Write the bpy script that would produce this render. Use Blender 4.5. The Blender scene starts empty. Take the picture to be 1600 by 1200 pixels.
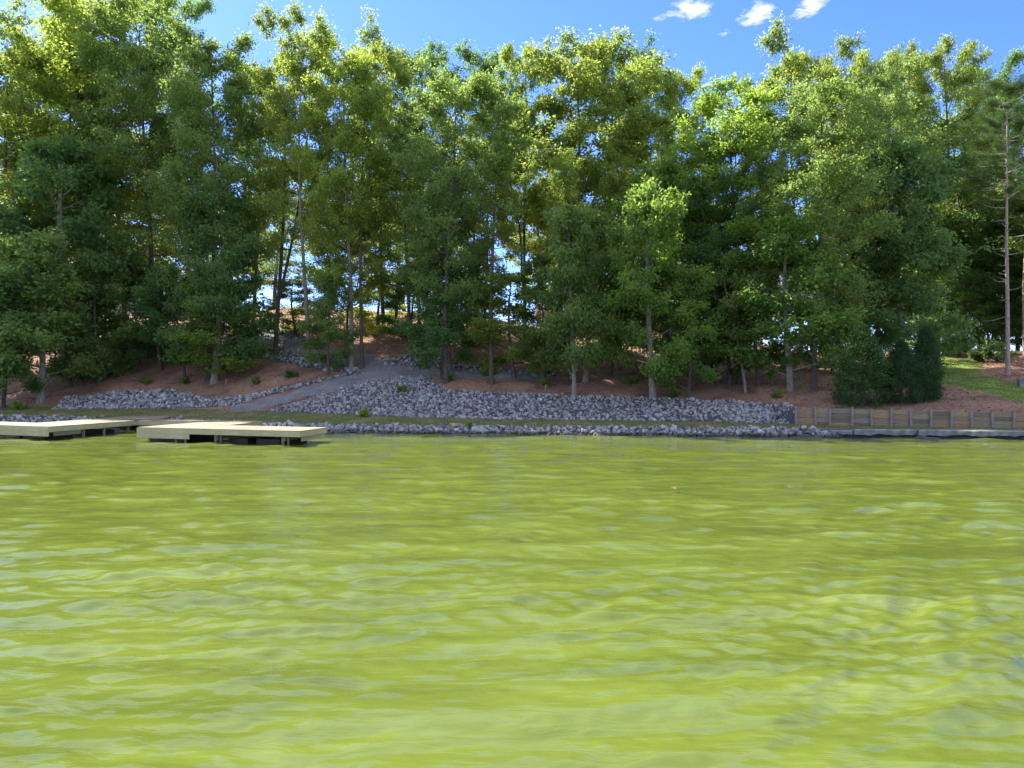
import bpy, math, random
import numpy as np
from mathutils import Vector, Matrix

# ------------------------------------------------------------------ camera, sky, sun
S = bpy.context.scene
C = S.collection
CAMZ, HOR, FOC = 2.4, 605.0, 1200.0          # eye height, horizon row and focal length of the 1600 px photograph
cd = bpy.data.cameras.new('camera'); cam = bpy.data.objects.new('camera', cd); C.objects.link(cam)
cd.sensor_width = 36.0; cd.lens = 36.0*FOC/1600.0; cd.clip_start = .1; cd.clip_end = 3000
cam.location = (0, 0, CAMZ); cam.rotation_euler = (math.radians(90)+math.atan(5/FOC), 0, 0)
S.camera = cam

SUN = Vector((-0.84, 0.68, 1.02)).normalized()
el = math.asin(SUN.z); az = math.atan2(SUN.x, SUN.y)
W = bpy.data.worlds.new('World'); S.world = W; W.use_nodes = True
nt = W.node_tree; nt.nodes.clear()
def N(t, k, **kw):
    n = t.nodes.new(k)
    for a, b in kw.items(): setattr(n, a, b)
    return n
wo = N(nt, 'ShaderNodeOutputWorld'); bg = N(nt, 'ShaderNodeBackground'); sky = N(nt, 'ShaderNodeTexSky')
sky.sky_type = 'NISHITA'; sky.sun_disc = False; sky.sun_elevation = el; sky.sun_rotation = az
sky.air_density = 1.0; sky.dust_density = 0.4; sky.ozone_density = 3.0; sky.altitude = 200
bg.inputs[1].default_value = 0.14
# thin broken clouds on a plane high above
tc = N(nt, 'ShaderNodeTexCoord'); sp = N(nt, 'ShaderNodeSeparateXYZ'); nt.links.new(tc.outputs['Generated'], sp.inputs[0])
def M(op, a, b=None, t=nt, c=None):
    n = N(t, 'ShaderNodeMath', operation=op)
    for i, v in enumerate((a, b, c)):
        if v is None: continue
        if isinstance(v, (int, float)): n.inputs[i].default_value = v
        else: t.links.new(v, n.inputs[i])
    return n.outputs[0]
zc = M('MAXIMUM', sp.outputs[2], .03)
u = M('DIVIDE', sp.outputs[0], zc); v = M('DIVIDE', sp.outputs[1], zc)
cmb = N(nt, 'ShaderNodeCombineXYZ'); nt.links.new(u, cmb.inputs[0]); nt.links.new(v, cmb.inputs[1])
nz = N(nt, 'ShaderNodeTexNoise'); nz.inputs['Scale'].default_value = 26; nz.inputs['Detail'].default_value = 9
nz.inputs['Roughness'].default_value = .62; nz.inputs['Distortion'].default_value = .4
nt.links.new(cmb.outputs[0], nz.inputs['Vector'])
tot = None
for (cu, cv, ru, rv, s) in ((.475, 2.03, .085, .085, 1), (.655, 2.06, .06, .10, 1.1), (.60, 2.165, .03, .03, .8), (.785, 2.01, .055, .11, 1),
                            (.40, 2.08, .05, .03, .5), (-1.9, .8, .3, .2, .9), (1.6, -.9, .3, .2, .9), (-.4, -1.5, .3, .25, .8)):
    a = M('DIVIDE', M('SUBTRACT', u, cu), ru); b = M('DIVIDE', M('SUBTRACT', v, cv), rv)
    g = M('MULTIPLY', M('MAXIMUM', M('SUBTRACT', 1, M('ADD', M('MULTIPLY', a, a), M('MULTIPLY', b, b))), 0), s)
    tot = g if tot is None else M('MAXIMUM', tot, g)
cl = M('MULTIPLY', M('SUBTRACT', M('ADD', M('MULTIPLY', tot, .46), nz.outputs[0]), .72), 3.0)
cl = M('MINIMUM', M('MAXIMUM', M('MULTIPLY', cl, M('MINIMUM', M('MULTIPLY', tot, 4), 1)), 0), .85)
# unseen clouds added overhead and behind the viewer, for whiter fill and paler reflections
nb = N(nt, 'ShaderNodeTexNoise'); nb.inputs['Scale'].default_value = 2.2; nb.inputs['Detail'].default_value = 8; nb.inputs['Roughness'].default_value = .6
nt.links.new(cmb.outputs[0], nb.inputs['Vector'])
fill_clouds = M('MULTIPLY', M('MINIMUM', M('MAXIMUM', M('MULTIPLY', M('SUBTRACT', nb.outputs[0], .41), 6.0), 0), 1), M('MINIMUM', M('MAXIMUM', M('MULTIPLY', M('SUBTRACT', 1.8, v), 3.0), 0), 1))
cl = M('MAXIMUM', cl, M('MULTIPLY', fill_clouds, .9))
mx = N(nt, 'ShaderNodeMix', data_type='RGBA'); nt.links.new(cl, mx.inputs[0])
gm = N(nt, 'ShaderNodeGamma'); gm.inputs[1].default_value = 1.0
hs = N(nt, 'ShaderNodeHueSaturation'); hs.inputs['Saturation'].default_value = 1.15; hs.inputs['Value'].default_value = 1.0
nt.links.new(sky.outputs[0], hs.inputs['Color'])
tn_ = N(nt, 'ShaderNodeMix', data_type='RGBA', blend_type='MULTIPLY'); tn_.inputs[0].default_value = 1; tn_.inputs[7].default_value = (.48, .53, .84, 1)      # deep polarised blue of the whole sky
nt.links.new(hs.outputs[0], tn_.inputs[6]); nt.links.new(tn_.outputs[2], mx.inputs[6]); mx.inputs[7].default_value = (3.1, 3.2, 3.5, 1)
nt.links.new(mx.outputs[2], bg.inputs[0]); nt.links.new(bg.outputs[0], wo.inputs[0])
sd = bpy.data.lights.new('sun', 'SUN'); so = bpy.data.objects.new('sun', sd); C.objects.link(so)
sd.energy = 4.3; sd.angle = math.radians(.53); sd.color = (1, .95, .86)
so.rotation_euler = SUN.to_track_quat('Z', 'Y').to_euler(); so.location = (-20, 60, 60)
vs = S.view_settings; vs.view_transform = 'Standard'; vs.look = 'None'; vs.gamma = 1; vs.exposure = 1.58; vs.use_curve_mapping = False

# ------------------------------------------------------------------ helpers
rng = np.random.default_rng(7); random.seed(7)
def tag(o, label=None, cat=None, group=None, kind=None):
    if label: o['label'] = label
    if cat: o['category'] = cat
    if group: o['group'] = group
    if kind: o['kind'] = kind
    return o
def empty(name, loc=(0, 0, 0), rz=0):
    o = bpy.data.objects.new(name, None); C.objects.link(o); o.location = loc; o.rotation_euler[2] = rz
    o.empty_display_size = .3
    return o
def link(name, me, parent=None, mat=None):
    if mat is not None and not me.materials: me.materials.append(mat)
    o = bpy.data.objects.new(name, me); C.objects.link(o); o.parent = parent
    return o
def mesh_np(name, V, F, mat=None, tint=None, smooth=False):
    """V (n,3), F (m,k) all faces of k corners"""
    V = np.asarray(V, dtype=np.float32); F = np.asarray(F, dtype=np.int32); m, k = F.shape
    me = bpy.data.meshes.new(name)
    me.vertices.add(len(V)); me.vertices.foreach_set('co', V.ravel())
    me.loops.add(m*k); me.loops.foreach_set('vertex_index', F.ravel())
    me.polygons.add(m); me.polygons.foreach_set('loop_start', np.arange(0, m*k, k, dtype=np.int32))
    me.polygons.foreach_set('loop_total', np.full(m, k, dtype=np.int32))
    if smooth: me.polygons.foreach_set('use_smooth', np.ones(m, dtype=bool))
    me.update(calc_edges=True)
    if tint is not None:
        a = me.attributes.new('tint', 'FLOAT', 'FACE'); a.data.foreach_set('value', np.asarray(tint, dtype=np.float32))
    if mat: me.materials.append(mat)
    return me
class MB:
    def __init__(s): s.v = []; s.f = []
    def box(s, x0, x1, y0, y1, z0, z1, m=None):
        b = len(s.v)
        for p in ((x0,y0,z0),(x1,y0,z0),(x1,y1,z0),(x0,y1,z0),(x0,y0,z1),(x1,y0,z1),(x1,y1,z1),(x0,y1,z1)):
            s.v.append(tuple(m @ Vector(p)) if m is not None else p)
        for q in ((0,3,2,1),(4,5,6,7),(0,1,5,4),(1,2,6,5),(2,3,7,6),(3,0,4,7)): s.f.append(tuple(b+i for i in q))
        return s
    def bar(s, p, q, w, h, up=(0,0,1)):
        p = Vector(p); q = Vector(q); d = q-p; L = d.length; d.normalize()
        sx = d.cross(Vector(up)); sx = sx.normalized() if sx.length > 1e-5 else Vector((1,0,0)); uz = sx.cross(d)
        m = Matrix((( d.x, sx.x, uz.x, p.x), (d.y, sx.y, uz.y, p.y), (d.z, sx.z, uz.z, p.z), (0,0,0,1)))
        return s.box(0, L, -w/2, w/2, -h/2, h/2, m)
    def tube(s, pts, rad, n=6, cap=True):
        pts = [Vector(p) for p in pts]; b = len(s.v)
        for i, p in enumerate(pts):
            d = (pts[min(i+1, len(pts)-1)]-pts[max(i-1, 0)]).normalized()
            a = d.cross(Vector((0, 1, .01)) if abs(d.y) < .9 else Vector((1, 0, 0))).normalized(); c = d.cross(a)
            for k in range(n):
                t = 2*math.pi*k/n; s.v.append(tuple(p + (a*math.cos(t)+c*math.sin(t))*rad[i]))
        for i in range(len(pts)-1):
            for k in range(n):
                k2 = (k+1) % n
                s.f.append((b+i*n+k, b+i*n+k2, b+(i+1)*n+k2, b+(i+1)*n+k))
        if cap: s.f.append(tuple(b+(len(pts)-1)*n+k for k in range(n)))
        return s
    def mesh(s, name, mat, smooth=False):
        me = bpy.data.meshes.new(name); me.from_pydata(s.v, [], s.f); me.update()
        if smooth: me.polygons.foreach_set('use_smooth', [True]*len(me.polygons))
        if mat: me.materials.append(mat)
        return me
    def build(s, name, mat, parent=None, smooth=False): return link(name, s.mesh(name, mat, smooth), parent)

# ------------------------------------------------------------------ materials
def mat_new(name):
    m = bpy.data.materials.new(name); m.use_nodes = True; t = m.node_tree
    return m, t, t.nodes['Principled BSDF']
def ramp(t, fac, stops):
    r = N(t, 'ShaderNodeValToRGB'); e = r.color_ramp.elements
    while len(e) < len(stops): e.new(.5)
    for k, (p, c) in enumerate(stops): e[k].position = p; e[k].color = (*c, 1)
    t.links.new(fac, r.inputs[0]); return r.outputs[0]
def noise(t, scale, detail=5, vec=None, rough=.6, dist=0):
    n = N(t, 'ShaderNodeTexNoise'); n.inputs['Scale'].default_value = scale; n.inputs['Detail'].default_value = detail
    n.inputs['Roughness'].default_value = rough; n.inputs['Distortion'].default_value = dist
    if vec is not None: t.links.new(vec, n.inputs['Vector'])
    return n.outputs[0]
def coords(t, scale=(1, 1, 1), rot=(0, 0, 0), kind='Object'):
    c = N(t, 'ShaderNodeTexCoord'); m = N(t, 'ShaderNodeMapping'); m.inputs['Scale'].default_value = scale; m.inputs['Rotation'].default_value = rot
    t.links.new(c.outputs[kind], m.inputs[0]); return m.outputs[0]
def position(t, scale=(1, 1, 1)):
    c = N(t, 'ShaderNodeNewGeometry'); m = N(t, 'ShaderNodeMapping'); m.inputs['Scale'].default_value = scale
    t.links.new(c.outputs['Position'], m.inputs[0]); return m.outputs[0]
def bump(t, h, strength, dist, bs):
    b = N(t, 'ShaderNodeBump'); b.inputs['Strength'].default_value = strength; b.inputs['Distance'].default_value = dist
    t.links.new(h, b.inputs['Height']); t.links.new(b.outputs[0], bs.inputs['Normal']); return b
def mul(t, a, b, fac=1):
    n = N(t, 'ShaderNodeMix', data_type='RGBA', blend_type='MULTIPLY'); n.inputs[0].default_value = fac
    t.links.new(a, n.inputs[6])
    if hasattr(b, 'default_value') and hasattr(b, 'is_linked'): t.links.new(b, n.inputs[7])
    else: n.inputs[7].default_value = (*b, 1)
    return n.outputs[2]
def attr(t, name='tint'):
    a = N(t, 'ShaderNodeAttribute'); a.attribute_name = name; return a.outputs['Fac']
def simple(name, stops, scale=8, rough=.8, bmp=.3, vscale=(1,1,1), tint=None, bd=.02, world=False):
    m, t, b = mat_new(name); vec = position(t, vscale) if world else coords(t, vscale)
    f = noise(t, scale, 6, vec); c = ramp(t, f, stops)
    if tint:                                     # each piece its own shade
        oi = N(t, 'ShaderNodeObjectInfo')
        c = mul(t, c, ramp(t, oi.outputs['Random'], tint))
    t.links.new(c, b.inputs['Base Color']); b.inputs['Roughness'].default_value = rough
    bump(t, f, bmp, bd, b); return m

def leaf_mat(name, base, trans, var=.35, tr=.45, gloss=.55):
    m, t, b = mat_new(name); b.inputs['Roughness'].default_value = gloss
    b.inputs['IOR'].default_value = 1.38
    a = attr(t); oi = N(t, 'ShaderNodeObjectInfo')
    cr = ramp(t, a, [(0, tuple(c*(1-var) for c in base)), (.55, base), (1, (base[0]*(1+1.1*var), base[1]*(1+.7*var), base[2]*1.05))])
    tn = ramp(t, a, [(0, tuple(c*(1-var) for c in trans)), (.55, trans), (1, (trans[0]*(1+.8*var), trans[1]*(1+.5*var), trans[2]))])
    cr = mul(t, cr, oi.outputs['Color']); tn = mul(t, tn, oi.outputs['Color'])
    t.links.new(cr, b.inputs['Base Color'])
    tb = N(t, 'ShaderNodeBsdfTranslucent'); t.links.new(tn, tb.inputs[0])
    ms = N(t, 'ShaderNodeMixShader'); ms.inputs[0].default_value = tr
    t.links.new(b.outputs[0], ms.inputs[1]); t.links.new(tb.outputs[0], ms.inputs[2])
    t.links.new(ms.outputs[0], t.nodes['Material Output'].inputs[0])
    return m
MAT = {}
MAT['leaf'] = leaf_mat('broad_leaf', (.12, .185, .055), (.45, .63, .13))
MAT['conifer'] = leaf_mat('conifer_leaf', (.05, .11, .03), (.12, .22, .035), tr=.25, gloss=.6)
MAT['pale_leaf'] = leaf_mat('pale_shrub_leaf', (.14, .21, .07), (.2, .3, .08), tr=.35)
MAT['grassblade'] = leaf_mat('grass_blade', (.19, .20, .06), (.30, .32, .09), tr=.35, gloss=.6)
MAT['litter'] = leaf_mat('dry_leaf', (.34, .18, .095), (.22, .10, .03), tr=.15, var=.6, gloss=.7)
MAT['bark'] = simple('grey_brown_bark', [(.3, (.045, .035, .028)), (.55, (.12, .098, .08)), (.75, (.22, .19, .16))], 5, .9, .7, (5, 5, .9), bd=.03)
MAT['pale_bark'] = simple('pale_bark', [(.3, (.13, .11, .09)), (.5, (.26, .23, .19)), (.75, (.42, .38, .33))], 4, .9, .6, (4, 4, 1.1), bd=.03)
MAT['pine_bark'] = simple('pine_bark', [(.35, (.16, .11, .085)), (.5, (.38, .30, .25)), (.7, (.52, .45, .38))], 4, .9, .7, (5, 5, 1.2), bd=.03)
# hill: pine straw and leaf litter, dark bare soil in places
m, t, b = mat_new('pine_straw'); p = position(t)
f1 = noise(t, .45, 5, p, .6, .5); f2 = noise(t, 9, 6, p, .7); f3 = noise(t, 40, 3, p)
c = ramp(t, f2, [(.3, (.18, .095, .06)), (.5, (.37, .215, .135)), (.7, (.52, .35, .24))])
c = mul(t, c, ramp(t, f1, [(.35, (.55, .5, .5)), (.5, (.95, .9, .85)), (.68, (1.1, 1.12, 1.0))]))
t.links.new(c, b.inputs['Base Color']); b.inputs['Roughness'].default_value = .95
bump(t, f2, .8, .06, b); MAT['straw'] = m
# grass ground: thin grass with worn patches
m, t, b = mat_new('worn_grass'); p = position(t)
f1 = noise(t, .9, 5, p, .6, .4); f2 = noise(t, 14, 5, p, .7)
c = ramp(t, f1, [(.36, (.13, .18, .045)), (.50, (.20, .22, .07)), (.58, (.32, .26, .13)), (.7, (.42, .33, .19))])
c = mul(t, c, ramp(t, f2, [(.3, (.6, .6, .6)), (.7, (1.25, 1.25, 1.2))]))
t.links.new(c, b.inputs['Base Color']); b.inputs['Roughness'].default_value = .95; bump(t, f2, .7, .04, b); MAT['grass'] = m
m, t, b = mat_new('lawn_grass'); p = position(t)
f1 = noise(t, .8, 5, p, .6, .4); f2 = noise(t, 14, 5, p, .7)
c = ramp(t, f1, [(.36, (.18, .29, .045)), (.55, (.25, .36, .055)), (.72, (.32, .38, .07))])
c = mul(t, c, ramp(t, f2, [(.3, (.7, .7, .7)), (.7, (1.2, 1.2, 1.15))]))
t.links.new(c, b.inputs['Base Color']); b.inputs['Roughness'].default_value = .95; bump(t, f2, .6, .04, b); MAT['lawn'] = m
m, t, b = mat_new('crushed_gravel'); p = position(t)
f1 = noise(t, .8, 4, p); f2 = noise(t, 22, 5, p, .75)
c = ramp(t, f2, [(.3, (.12, .12, .12)), (.5, (.25, .245, .24)), (.7, (.40, .39, .38))])
c = mul(t, c, ramp(t, f1, [(.35, (.75, .72, .68)), (.65, (1.1, 1.08, 1.05))]))
t.links.new(c, b.inputs['Base Color']); b.inputs['Roughness'].default_value = .95; bump(t, f2, .7, .04, b); MAT['gravel'] = m
MAT['bed'] = simple('rock_bed_soil', [(.3, (.05, .05, .052)), (.7, (.13, .125, .12))], 10, .95, .8, bd=.05, world=True)
m, t, b = mat_new('riprap_rock'); p = position(t)
f2 = noise(t, 12, 5, p, .7); a = attr(t); oi = N(t, 'ShaderNodeObjectInfo')
c = ramp(t, a, [(0, (.13, .125, .12)), (.35, (.34, .33, .32)), (.7, (.47, .46, .445)), (.9, (.55, .53, .49)), (1, (.64, .61, .56))])
c = mul(t, c, ramp(t, f2, [(.3, (.72, .72, .74)), (.7, (1.15, 1.15, 1.12))]))
c = mul(t, c, oi.outputs['Color'])
sz = N(t, 'ShaderNodeSeparateXYZ'); t.links.new(N(t, 'ShaderNodeNewGeometry').outputs['Position'], sz.inputs[0])      # wet, algae-stained foot at the waterline
c = mul(t, c, ramp(t, M('ADD', M('MULTIPLY', sz.outputs[2], 2.5, t=t), M('MULTIPLY', f2, .3, t=t), t=t), [(.18, (.16, .18, .11)), (.42, (.45, .46, .40)), (.6, (1, 1, 1))]))
dn = noise(t, 1.3, 4, p); c = mul(t, c, ramp(t, dn, [(.38, (.72, .68, .62)), (.55, (1, 1, 1))]))     # soil-stained patches
t.links.new(c, b.inputs['Base Color']); b.inputs['Roughness'].default_value = .85; bump(t, f2, .4, .02, b); MAT['rock'] = m
def wood(name, stops, tint=None, vs=(1.2, 14, 14)):
    m, t, b = mat_new(name); vec = coords(t, vs); f = noise(t, 2.2, 6, vec, .6, .8); g = noise(t, .7, 3, coords(t))
    c = ramp(t, f, stops); c = mul(t, c, ramp(t, g, [(.3, (.82, .8, .78)), (.7, (1.1, 1.1, 1.1))]))
    if tint:
        oi = N(t, 'ShaderNodeObjectInfo'); c = mul(t, c, ramp(t, oi.outputs['Random'], tint))
    t.links.new(c, b.inputs['Base Color']); b.inputs['Roughness'].default_value = .75; bump(t, f, .25, .01, b); return m
MAT['deck'] = wood('deck_board', [(.3, (.24, .175, .105)), (.55, (.34, .27, .175)), (.75, (.42, .35, .24))], [(0, (.78, .75, .72)), (.5, (1, .98, .95)), (1, (1.12, 1.12, 1.12))])
MAT['fascia'] = wood('treated_pine', [(.3, (.34, .31, .17)), (.55, (.47, .43, .25)), (.8, (.54, .50, .32))])
MAT['skirt'] = wood('dark_wet_pine', [(.3, (.16, .14, .09)), (.7, (.28, .25, .17))])
MAT['timber'] = wood('old_timber', [(.3, (.16, .13, .09)), (.5, (.30, .25, .18)), (.75, (.40, .36, .27))],
                     [(0, (.62, .55, .5)), (.25, (.95, 1.0, .92)), (.5, (1.15, 1.1, .85)), (.75, (1.15, .85, .62)), (1, (.85, .88, .9))])
MAT['post'] = wood('weathered_post', [(.3, (.17, .15, .13)), (.7, (.34, .31, .27))])
MAT['concrete'] = simple('old_concrete', [(.3, (.12, .12, .12)), (.5, (.22, .22, .215)), (.7, (.34, .33, .32))], 3.5, .9, .5, bd=.04)
MAT['float'] = simple('black_float', [(.3, (.008, .008, .008)), (.7, (.02, .02, .02))], 4, .5, .1)
MAT['wall'] = simple('tan_brick_wall', [(.3, (.45, .30, .22)), (.7, (.62, .45, .34))], 6, .9, .2)
MAT['siding'] = simple('pale_siding', [(.3, (.5, .49, .46)), (.7, (.66, .65, .62))], 3, .8, .1)
MAT['roof'] = simple('grey_shingle', [(.3, (.24, .21, .2)), (.7, (.38, .34, .33))], 9, .9, .3)
MAT['trim'] = simple('white_trim', [(.3, (.6, .6, .58)), (.7, (.78, .78, .76))], 3, .6, .1)
MAT['metal'] = simple('black_metal', [(.3, (.012, .012, .012)), (.7, (.03, .03, .03))], 5, .4, .1)
MAT['dryleaf'] = simple('yellow_leaf', [(.3, (.6, .45, .14)), (.7, (.75, .6, .3))], 9, .6, .1)
m, t, b = mat_new('window_glass'); b.inputs['Base Color'].default_value = (.03, .04, .05, 1); b.inputs['Roughness'].default_value = .05; MAT['glass'] = m
# algae-green lake water
m, t, b = mat_new('algae_water'); p = position(t)
f = noise(t, .35, 4, p, .55, .6); g = noise(t, .08, 3, p)
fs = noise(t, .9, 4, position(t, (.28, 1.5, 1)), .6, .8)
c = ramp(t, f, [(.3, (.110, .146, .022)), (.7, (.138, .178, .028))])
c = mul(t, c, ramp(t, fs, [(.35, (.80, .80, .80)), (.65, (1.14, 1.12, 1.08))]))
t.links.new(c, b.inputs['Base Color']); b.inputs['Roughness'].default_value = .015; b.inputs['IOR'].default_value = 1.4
n1 = noise(t, 2.6, 5, position(t, (.55, 1.6, 1)), .55, .6); n2 = noise(t, 11, 4, position(t, (.6, 1.5, 1)), .55, .4)
n3 = noise(t, 1.0, 3, position(t, (.32, 1.15, 1)), .5, .5)
hsum = M('ADD', M('ADD', M('MULTIPLY', n1, .4, t=t), M('MULTIPLY', n3, 1.8, t=t), t=t), M('MULTIPLY', n2, .0, t=t), t=t)
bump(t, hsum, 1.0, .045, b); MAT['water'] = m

# ------------------------------------------------------------------ terrain profile
#        X     shore  d1   z1    d2   z2   dr    zr    d3   z3    d4   z4
COL = [(-400, 70,   1.2, .6,  6,   1.1, 6.3, 1.2,  9,  2.0, 29, 9.8),
       (-60,  51,   1.2, .6,  6,   1.1, 6.3, 1.2,  9,  2.0, 29, 9.8),
       (-30,  47.2, 1.2, .56, 6,   1.05,6.3, 1.15, 9,  2.0, 28, 9.7),
       (-20,  44.6, 1.2, .45, 5.8, .93, 6.1, 1.03, 9,  1.9, 27, 9.8),
       (-10,  40.6, 1.1, .28, 5.4, .8,  5.7, .92,  9.4,2.2, 28, 9.1),
       (0,    39,   1.0, .34, 5,   .6,  5.3, .72,  9,  2.1, 26, 7.9),
       (14.40,37.15,1.0, .33, 3.6, .5,  3.9, .62,  6,  1.4, 25, 6.4),
       (14.62,37.1, .5,  .36, 2.6, .43, 2.72,1.30, 6,  1.8, 25, 6.35),
       (24.5, 35.5, .5,  .36, 1.45,.42, 1.57,1.12, 6,  1.95,25, 5.0),
       (34,   33.4, .5,  .36, 1.4, .40, 1.52,1.08, 6,  1.9, 27, 5.0),
       (60,   28,   .5,  .36, 1.4, .40, 1.52,1.08, 6,  1.9, 28, 5.5),
       (400,  5,    .5,  .36, 1.4, .40, 1.52,1.08, 6,  1.9, 28, 7)]
COL = np.array(COL, dtype=float); CX = COL[:, 0]
def knots(X):
    X = np.asarray(X, dtype=float); g = [np.interp(X, CX, COL[:, k]) for k in range(1, 12)]
    sh, d1, z1, d2, z2, dr, zr, d3, z3, d4, z4 = g; o = np.ones_like(sh)
    D = np.stack([-60*o, -6*o, -.6*o, 0*o, d1, d2, dr, d3, (d3+d4)/2, d4, d4+30, d4+1200], -1)
    Z = np.stack([-3*o, -1.6*o, -.35*o, -.05*o, z1, z2, zr, z3, z3+(z4-z3)*.5, z4, z4+.6, z4+6], -1)
    return sh, D, Z
def lump(X, Y):
    return (.10*np.sin(.55*X+1.3*np.sin(.31*Y))*np.cos(.43*Y+.7) + .05*np.sin(1.7*X+.9*Y)+.04*np.sin(2.3*Y-1.1*X+2)+.02*np.sin(5.1*X+3.3*Y)*np.sin(4.3*Y))
def zat(X, Y):
    X = np.atleast_1d(np.asarray(X, float)); Y = np.atleast_1d(np.asarray(Y, float)); sh, D, Z = knots(X); d = Y-sh
    out = np.zeros_like(X)
    for k in range(D.shape[1]-1):
        m = (d >= D[:, k]) & (d <= D[:, k+1]); w = (d-D[:, k])/(D[:, k+1]-D[:, k]); out[m] = (Z[:, k]+(Z[:, k+1]-Z[:, k])*w)[m]
    a = np.clip((d-D[:, 7])/2.5, 0, 1)
    return out + a*lump(X, Y)
def z1(x, y): return float(zat(x, y)[0])
def gp(px, py, lo=34.0, hi=90.0):
    """where the sight line through a place in the photograph meets the terrain"""
    Y = np.linspace(lo, hi, 1200); X = (px-800)/FOC*Y; zl = CAMZ+(HOR-py)/FOC*Y; h = zat(X, Y)-zl
    i = int(np.argmax(h > 0))
    if not (h > 0).any():                       # sight line passes over the crest: take the crest
        i = int(np.argmin(np.abs(Y-np.interp(X, CX, COL[:, 1])-np.interp(X, CX, COL[:, 10])+1)))
    return float(X[i]), float(Y[i]), float(zat(X[i], Y[i])[0])
def proj(X, Y, Z): return 800+FOC*X/Y, HOR-FOC*(Z-CAMZ)/Y
def inpoly(px, py, poly):
    r = np.zeros(len(px), bool); n = len(poly)
    for i in range(n):
        x0, y0 = poly[i]; x1_, y1_ = poly[(i+1) % n]
        if y0 == y1_: continue
        c = ((y0 > py) != (y1_ > py)) & (px < (x1_-x0)*(py-y0)/(y1_-y0)+x0); r ^= c
    return r
def wpoly(pts): return [gp(*p)[:2] for p in pts]       # photograph outline -> outline on the ground

xs = np.concatenate([np.linspace(-400, -60, 18)[:-1], np.linspace(-60, -34, 40)[:-1], np.arange(-34, 14.35, .16), [14.38, 14.5, 14.62], np.arange(14.75, 36, .16), np.linspace(36, 70, 50), np.linspace(80, 400, 16)])
sub = [3, 6, 2, 6, 26, 2, 26, 55, 45, 20, 10]
sh, D, Z = knots(xs)
rowsD = []
for k, n in enumerate(sub):
    for j in range(n): rowsD.append(D[:, k]+(D[:, k+1]-D[:, k])*j/n)
rowsD.append(D[:, -1]); RD = np.array(rowsD)                      # (rows, cols)
GX = np.tile(xs, (RD.shape[0], 1)); GY = RD+sh[None]; GZ = zat(GX.ravel(), GY.ravel()).reshape(GX.shape)
segrow = np.concatenate([[k]*n for k, n in enumerate(sub)])
nr, nc = GX.shape
ids = np.arange(nr*nc).reshape(nr, nc)
Q = np.stack([ids[:-1, :-1], ids[:-1, 1:], ids[1:, 1:], ids[1:, :-1]], -1)
cxm = (GX[:-1, :-1]+GX[1:, 1:])/2; cym = (GY[:-1, :-1]+GY[1:, 1:])/2
jx = cxm + .25*np.sin(3.1*cym+2*cxm)+.15*np.sin(9*cym); jy = cym + .16*np.sin(2.7*cxm+.7*cym)+.08*np.sin(8.1*cxm)
def seg_dist(X, Y, line):
    best = np.full(X.shape, 1e9)
    for (a, b, w0), (c, d, w1) in zip(line[:-1], line[1:]):
        vx, vy = c-a, d-b; t_ = np.clip(((X-a)*vx+(Y-b)*vy)/(vx*vx+vy*vy), 0, 1)
        dd = np.hypot(X-a-t_*vx, Y-b-t_*vy)/(w0+(w1-w0)*t_); best = np.minimum(best, dd)
    return best
PATH = [[(*gp(a, b)[:2], w) for a, b, w in L] for L in (
    [(372, 641, .9), (430, 626, .95), (500, 607, 1.1), (560, 590, 1.4), (610, 578, 1.7), (680, 579, 1.1), (760, 585, .9), (838, 590, .7)],
    [(625, 574, 1.3), (560, 567, 1.1), (490, 550, 1.0), (430, 528, 1.0), (392, 508, 1.0), (350, 500, .9)])]
ispath = (np.minimum(seg_dist(jx, jy, PATH[0]), seg_dist(jx, jy, PATH[1])) < 1) 
LAWN = wpoly([(1420, 556), (1490, 557), (1536, 566), (1528, 583), (1560, 592), (1620, 603), (1680, 618), (1680, 648), (1600, 630), (1560, 619), (1500, 606), (1420, 598)])
# the lawn runs on out of the frame
islawn = inpoly(jx.ravel(), jy.ravel(), LAWN).reshape(jx.shape)
R_MAIN = wpoly([(405, 643), (470, 628), (520, 612), (570, 597), (620, 589), (672, 590), (684, 602), (700, 610), (760, 613), (850, 617), (1000, 622), (1100, 626), (1200, 632), (1246, 641), (1246, 663), (1100, 659), (900, 657), (700, 654), (560, 649), (480, 645)])
R_LEFT = wpoly([(80, 640), (100, 622), (180, 612), (270, 610), (330, 624), (400, 615), (470, 600), (530, 588), (562, 577), (545, 588), (480, 603), (420, 618), (365, 634), (300, 637), (200, 639)])
R_UP = wpoly([(590, 563), (640, 553), (700, 562), (760, 576), (870, 580), (870, 588), (760, 583), (690, 573), (600, 570)])
R_P2 = wpoly([(360, 540), (420, 539), (480, 555), (562, 574), (560, 583), (500, 578), (440, 566), (370, 556)])
R_TOP = wpoly([(395, 500), (440, 515), (500, 535), (500, 545), (440, 524), (395, 506)])
isbed = np.zeros_like(islawn)
for P_ in (R_MAIN, R_LEFT, R_UP, R_P2, R_TOP): isbed |= inpoly(cxm.ravel(), cym.ravel(), P_).reshape(cxm.shape)
SEG = np.repeat(segrow[:, None], nc-1, 1)
cls = np.full(SEG.shape, 0)                                         # 0 hill
cls[SEG <= 3] = 4; cls[SEG == 4] = 1
cls[isbed & (SEG >= 5)] = 3; cls[ispath & (SEG >= 5)] = 2
cls[islawn & (SEG >= 5)] = 5
gp0 = seg_dist(jx, jy, PATH[0]); cls[(gp0 < .9) & (SEG == 4) & (cxm < -8)] = 2
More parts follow.
